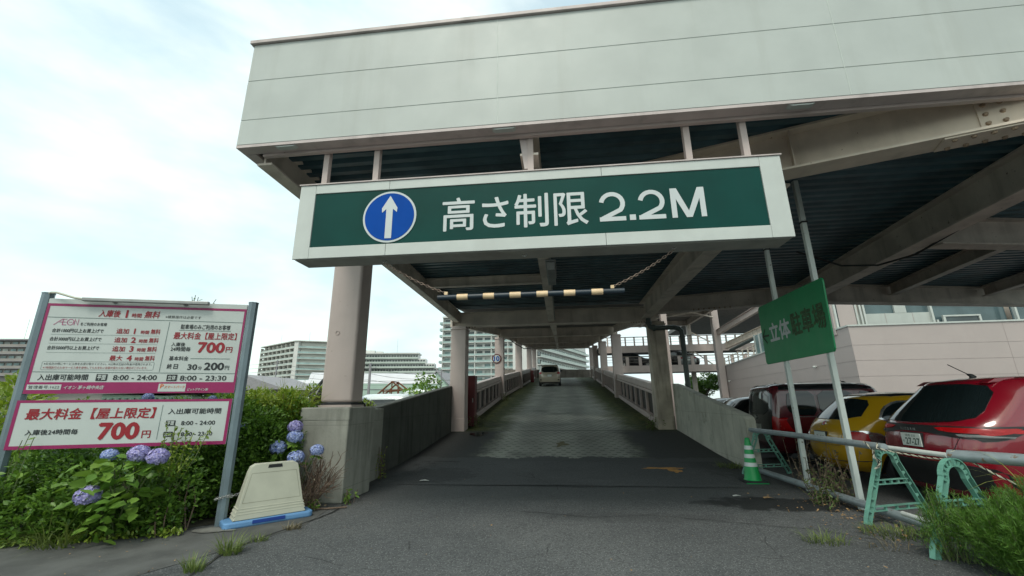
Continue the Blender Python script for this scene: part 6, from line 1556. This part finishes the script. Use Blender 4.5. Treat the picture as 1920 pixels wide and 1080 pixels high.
def feathery(lab, c, r_, n, seed, m='feather', name='feathery_bush', cat='bush', l=.038, flat=.8, stems=60):
    """wispy bush: thin stems carrying very fine leaves"""
    r = random.Random(seed); t = thing(name, lab, cat, (c[0], c[1], 0)); it = []; b = MB()
    for k in range(stems):
        a = r.uniform(0, 2*PI); q = r.random()**.5; tip = V((c[0]+math.cos(a)*q*r_[0], c[1]+math.sin(a)*q*r_[1], r_[2]*(1-.45*q*q)*r.uniform(.65, 1.08))); bs = V((c[0]+math.cos(a)*q*r_[0]*.55, c[1]+math.sin(a)*q*r_[1]*.55, 0))
        m_ = bs.lerp(tip, .5)+V((r.gauss(0, .03), r.gauss(0, .03), .04)); b.tube([bs, m_, tip], .004, 4)
        for j in range(n):
            f = .2+.8*r.random(); p = bs.lerp(m_, f*2) if f < .5 else m_.lerp(tip, f*2-1); d = (tip-bs).normalized()+rdir(r)*.9; sp = .07*(1.15-f); p = p+V((r.gauss(0, sp), r.gauss(0, sp), r.gauss(0, sp)))
            it.append((tuple(p), tuple(d), l*r.uniform(.6, 1.5)))
    b.build('stem', 'stem', t); leaf_object('foliage', m, t, it, .095, .01, .05); return t
feathery('feathery bright green bush in the lower right corner', (3.95, 4.25), (.72, .52, .72), 430, 81, stems=260)
feathery('small fine-leaved sprig bush at the foot of the near trestle', (3.45, 4.68), (.22, .16, .62), 130, 83, stems=36)
tuft('long arching grass blades over the right corner rope', (4.05, 4.5, .62), 16, .55, .15, 'grass_tall', 84, 1.1, .007, lean=(-.2, 0))
# weeds around the sign posts
def weedy(lab, c, n, h, spread, seed, m='weed', size=.05, per=14, name='weed'):
    r = random.Random(seed); t = thing(name, lab, 'weed', (c[0], c[1], 0)); b = MB(); it = []
    for k in range(n):
        bs = V((c[0]+r.gauss(0, spread*.45), c[1]+r.gauss(0, spread*.6), 0)); tp = bs+V((r.gauss(0, spread*.4), r.gauss(0, spread*.4), h*r.uniform(.5, 1.1))); md = bs.lerp(tp, .5)+V((r.gauss(0, .03), r.gauss(0, .03), 0)); b.tube([bs, md, tp], .004, 4)
        for j in range(per):
            f = r.random(); p = bs.lerp(md, f*2) if f < .5 else md.lerp(tp, f*2-1); it.append((tuple(p), tuple(rdir(r, .2)), size*r.uniform(.5, 1.2)))
    b.build('stem', 'twig', t); leaf_object('foliage', m, t, it, .4); return t
weedy('half-dry weeds growing between the two direction sign posts', (3.95, 7.2), 26, .62, .32, 91, 'dryweed', .055, 18)
weedy('green weed patch at the foot of the fence between the sign posts', (3.9, 7.05), 24, .42, .35, 92, 'weed', .055, 18)
weedy('dark weeds climbing the farther direction sign post', (3.95, 8.0), 16, .75, .22, 93, 'dryweed', .045, 14)
weedy('brownish weeds in front of the nearer direction sign post', (3.55, 6.85), 16, .26, .25, 94, 'weed', .05, 14)
tuft('grass tuft in the road crack left of the near trestle', (2.6, 5.15), 120, .14, .22, 'grass', 95, .7, .004)
tuft('mossy grass strip at the foot of the middle trestle', (3.55, 5.45), 420, .11, .40, 'grass', 96, .7, .004)
tuft('thin dry grass spikes at the base of the near trestle', (3.15, 4.95), 40, .16, .25, 'dryweed', 97, .9, .004)
tuft('tall yellow-green weed tuft growing from the road joint', (-3.3, 4.35), 110, .22, .11, 'grass', 98, .3, .006)
tuft('short weed tuft at the near end of the road joint', (-3.28, 3.9), 80, .16, .09, 'grass', 99, .3, .006)
tuft('low weed tuft further along the road joint', (-3.3, 4.75), 50, .10, .10, 'grass', 100, .4, .005)
tuft('small weed clump at the joint in front of the signboard base', (-3.2, 5.2), 60, .10, .10, 'dryweed', 101, .5, .006)
weedy('small green plant at the foot of the plinth corner', (-3.15, 6.5), 8, .20, .09, 102, 'hyd_leaf', .07, 6)
weedy('green sprout in the gap between plinth and dark wall', (-3.55, 8.6), 10, .55, .08, 103, 'hedge_light', .06, 9)
weedy('low leafy weeds at the foot of the dry shrub', (-3.5, 6.1), 10, .16, .10, 104, 'hyd_leaf', .07, 6)
tuft('grass along the foot of the right concrete wall', (3.5, 10.0), 260, .20, .30, 'grass', 105, .6, .007)
for i, (x, y, lab) in enumerate(((-3.15, 15.9, 'moss and weeds at the foot of the red cabinet'), (3.0, 15.2, 'green weeds at the foot of the dark right column'), (-3.35, 26.0, 'weeds on the ramp edge by the second left column'))):
    weedy(lab, (x, y), 16, .42, .2, 106+i, 'weed', .08, 10).location.z = 0
    o = bpy.data.objects['weed.%03d' % 0] if False else None
# lift those last weeds onto the ramp
for o in [o for o in bpy.data.objects if o.parent is None and o.get('category') == 'weed' and o.location.y > 12]: o.location.z = rz(o.location.y)
# ---- leafy plant over the end of the left wall
cl = [(-4.7, 14.2, 1.75, .35), (-4.5, 14.6, 2.05, .32), (-5.0, 14.0, 1.6, .35), (-4.6, 13.6, 1.5, .3), (-4.4, 14.9, 1.7, .3), (-4.8, 14.7, 2.2, .25)]
shrub('leafy_shrub', 'leafy bush rising behind the dark left wall beside the first ramp column', 'shrub', cl, 'hyd_leaf', .13, 17, 300)
shrub('leafy_shrub', 'small yellowish weeds peeping over the wall just right of the front pillar', 'shrub', [(-4.25, 9.1, 1.35, .16), (-4.3, 9.5, 1.3, .15)], 'hedge_light', .07, 18, 500)
# ---- ground-hugging creeper at the edge of the bed
r = random.Random(120); it = []
for k in range(1500):
    x = r.uniform(-8.2, -4.3); y = bl(x)-.22-abs(r.gauss(0, .10))+.04*math.sin(x*9); it.append(((x, y, .012+r.random()*.05), tuple(rdir(r, .6)), .05*r.uniform(.5, 1.3)))
o = leaf_object('ground_cover', 'hedge_light', None, it); tag(o, 'low creeping leaves along the front edge of the planted bed', 'ground cover', kind='stuff')
# dead leaves and crumbs
r = random.Random(130); it = []
for k in range(260): it.append(((3.55+r.gauss(0, .32), 6.1+r.gauss(0, .7), .012), (r.gauss(0, 1), r.gauss(0, 1), .15), .035*r.uniform(.4, 1.3)))
for k in range(90): it.append(((r.uniform(-8, -3.4), r.uniform(3.0, 4.6), .014), (r.gauss(0, 1), r.gauss(0, 1), .1), .022*r.uniform(.4, 1.3)))
for k in range(120): it.append(((r.uniform(-3.6, 3.4), r.uniform(3.4, 10), .012), (r.gauss(0, 1), r.gauss(0, 1), .1), .02*r.uniform(.4, 1.3)))
o = leaf_object('leaf_litter', 'deadleaf', None, it); tag(o, 'scattered dead leaves and crumbs on the asphalt by the fence', 'leaf litter', kind='stuff')
for i, (x, y, l, m, lab) in enumerate(((2.95, 7.15, .15, 'deadleaf', 'yellow fallen leaf on the dark stain by the fence'), (2.55, 7.25, .13, 'litter_white', 'pale scrap of paper beside the dark stain'), (-2.6, 8.3, .18, 'litter_white', 'white scrap of litter near the left wall'), (1.6, 17.5, .35, 'litter_white', 'white scrap lying on the ramp'))):
    b = MB(); z = rz(y)+.02; b.grid([[(x-l/2, y-l*.2, z), (x, y-l*.3, z+.012), (x+l/2, y-l*.1, z+.004)], [(x-l*.45, y+l*.2, z+.006), (x, y+l*.25, z+.016), (x+l*.5, y+l*.12, z)]]); b.build('litter', m, None, tagd=(lab, 'litter'))
b = MB(); b.tube([(-3.55, 6.05, .03), (-3.3, 6.1, .02), (-3.05, 6.22, .018)], .012, 6); b.build('dead_stick', 'twig', None, tagd=('pale stick lying on the ground in front of the plinth', 'stick'))
# ---- old tyre leaning behind the pillar, chain at the sign post
t = thing('tyre', 'black tyre leaning behind the left side of the front pillar', 'tyre', (-4.25, 7.55, 1.35))
b = MB(); b.torus((-4.36, 7.5, 1.66), .27, .06, (.35, .35, .87), (.70, -.70, .0), 28, 10); b.build('tread', 'rubber', t, smooth=True)
b = MB(); b.torus((-4.36, 7.5, 1.66), .18, .02, (.35, .35, .87), (.70, -.70, .0), 28, 8); b.build('rim', 'galv', t, smooth=True)
t = thing('post_chain', 'light chain wrapped round the foot of the right price board post', 'chain', (-4.2, 5.2, .3)); b = MB()
pts = [V((-4.19+.085*math.cos(a), 5.27+.085*math.sin(a), .32+.02*math.sin(a*1.3))) for a in [k*2*PI/14 for k in range(15)]]
for a, c in zip(pts, pts[1:]): chain(b, a, c, 2, 0, .02, .004)
chain(b, V((-4.11, 5.24, .32)), V((-4.02, 5.6, .42)), 12, .02, .02, .004); b.build('links', 'galv', t)
# ---- far tree
def tree(lab, x, y, h, cr, seed):
    r = random.Random(seed); t = thing('tree', lab, 'tree', (x, y, 0)); b = MB(); tips = []
    b.tube([(x, y, 0), (x+.1, y, h*.3), (x, y, h*.55)], .2, 8, True, [.26, .2, .14])
    for k in range(9):
        a = r.uniform(0, 2*PI); tp = V((x+math.cos(a)*cr*r.uniform(.4, .9), y+math.sin(a)*cr*r.uniform(.4, .9), h*r.uniform(.6, .95))); tips.append(tp); b.tube([(x, y, h*r.uniform(.3, .55)), V((x, y, h*.5)).lerp(tp, .5)+V((0, 0, .2)), tp], .06, 6, True, [.09, .06, .03])
    b.build('trunk', 'twig', t); it = []
    for tp in tips: it += clump_leaves(r, tuple(tp), cr*.42, 420, .26)
    leaf_object('crown', 'tree', t, it); return t
tree('round green tree beyond the parking decks, right of the drainpipe', 18.3, 58, 4.3, 2.2, 141)
tree('green tree beyond the decks beside the white column', 20.2, 57, 4.6, 2.2, 142)
tree('small tree beyond the hedge at the left edge', -26, 30, 3.4, 1.5, 143)
for o in bpy.data.objects:
    if o.type == 'MESH' and not o.data.materials: print('NOMAT', o.name)
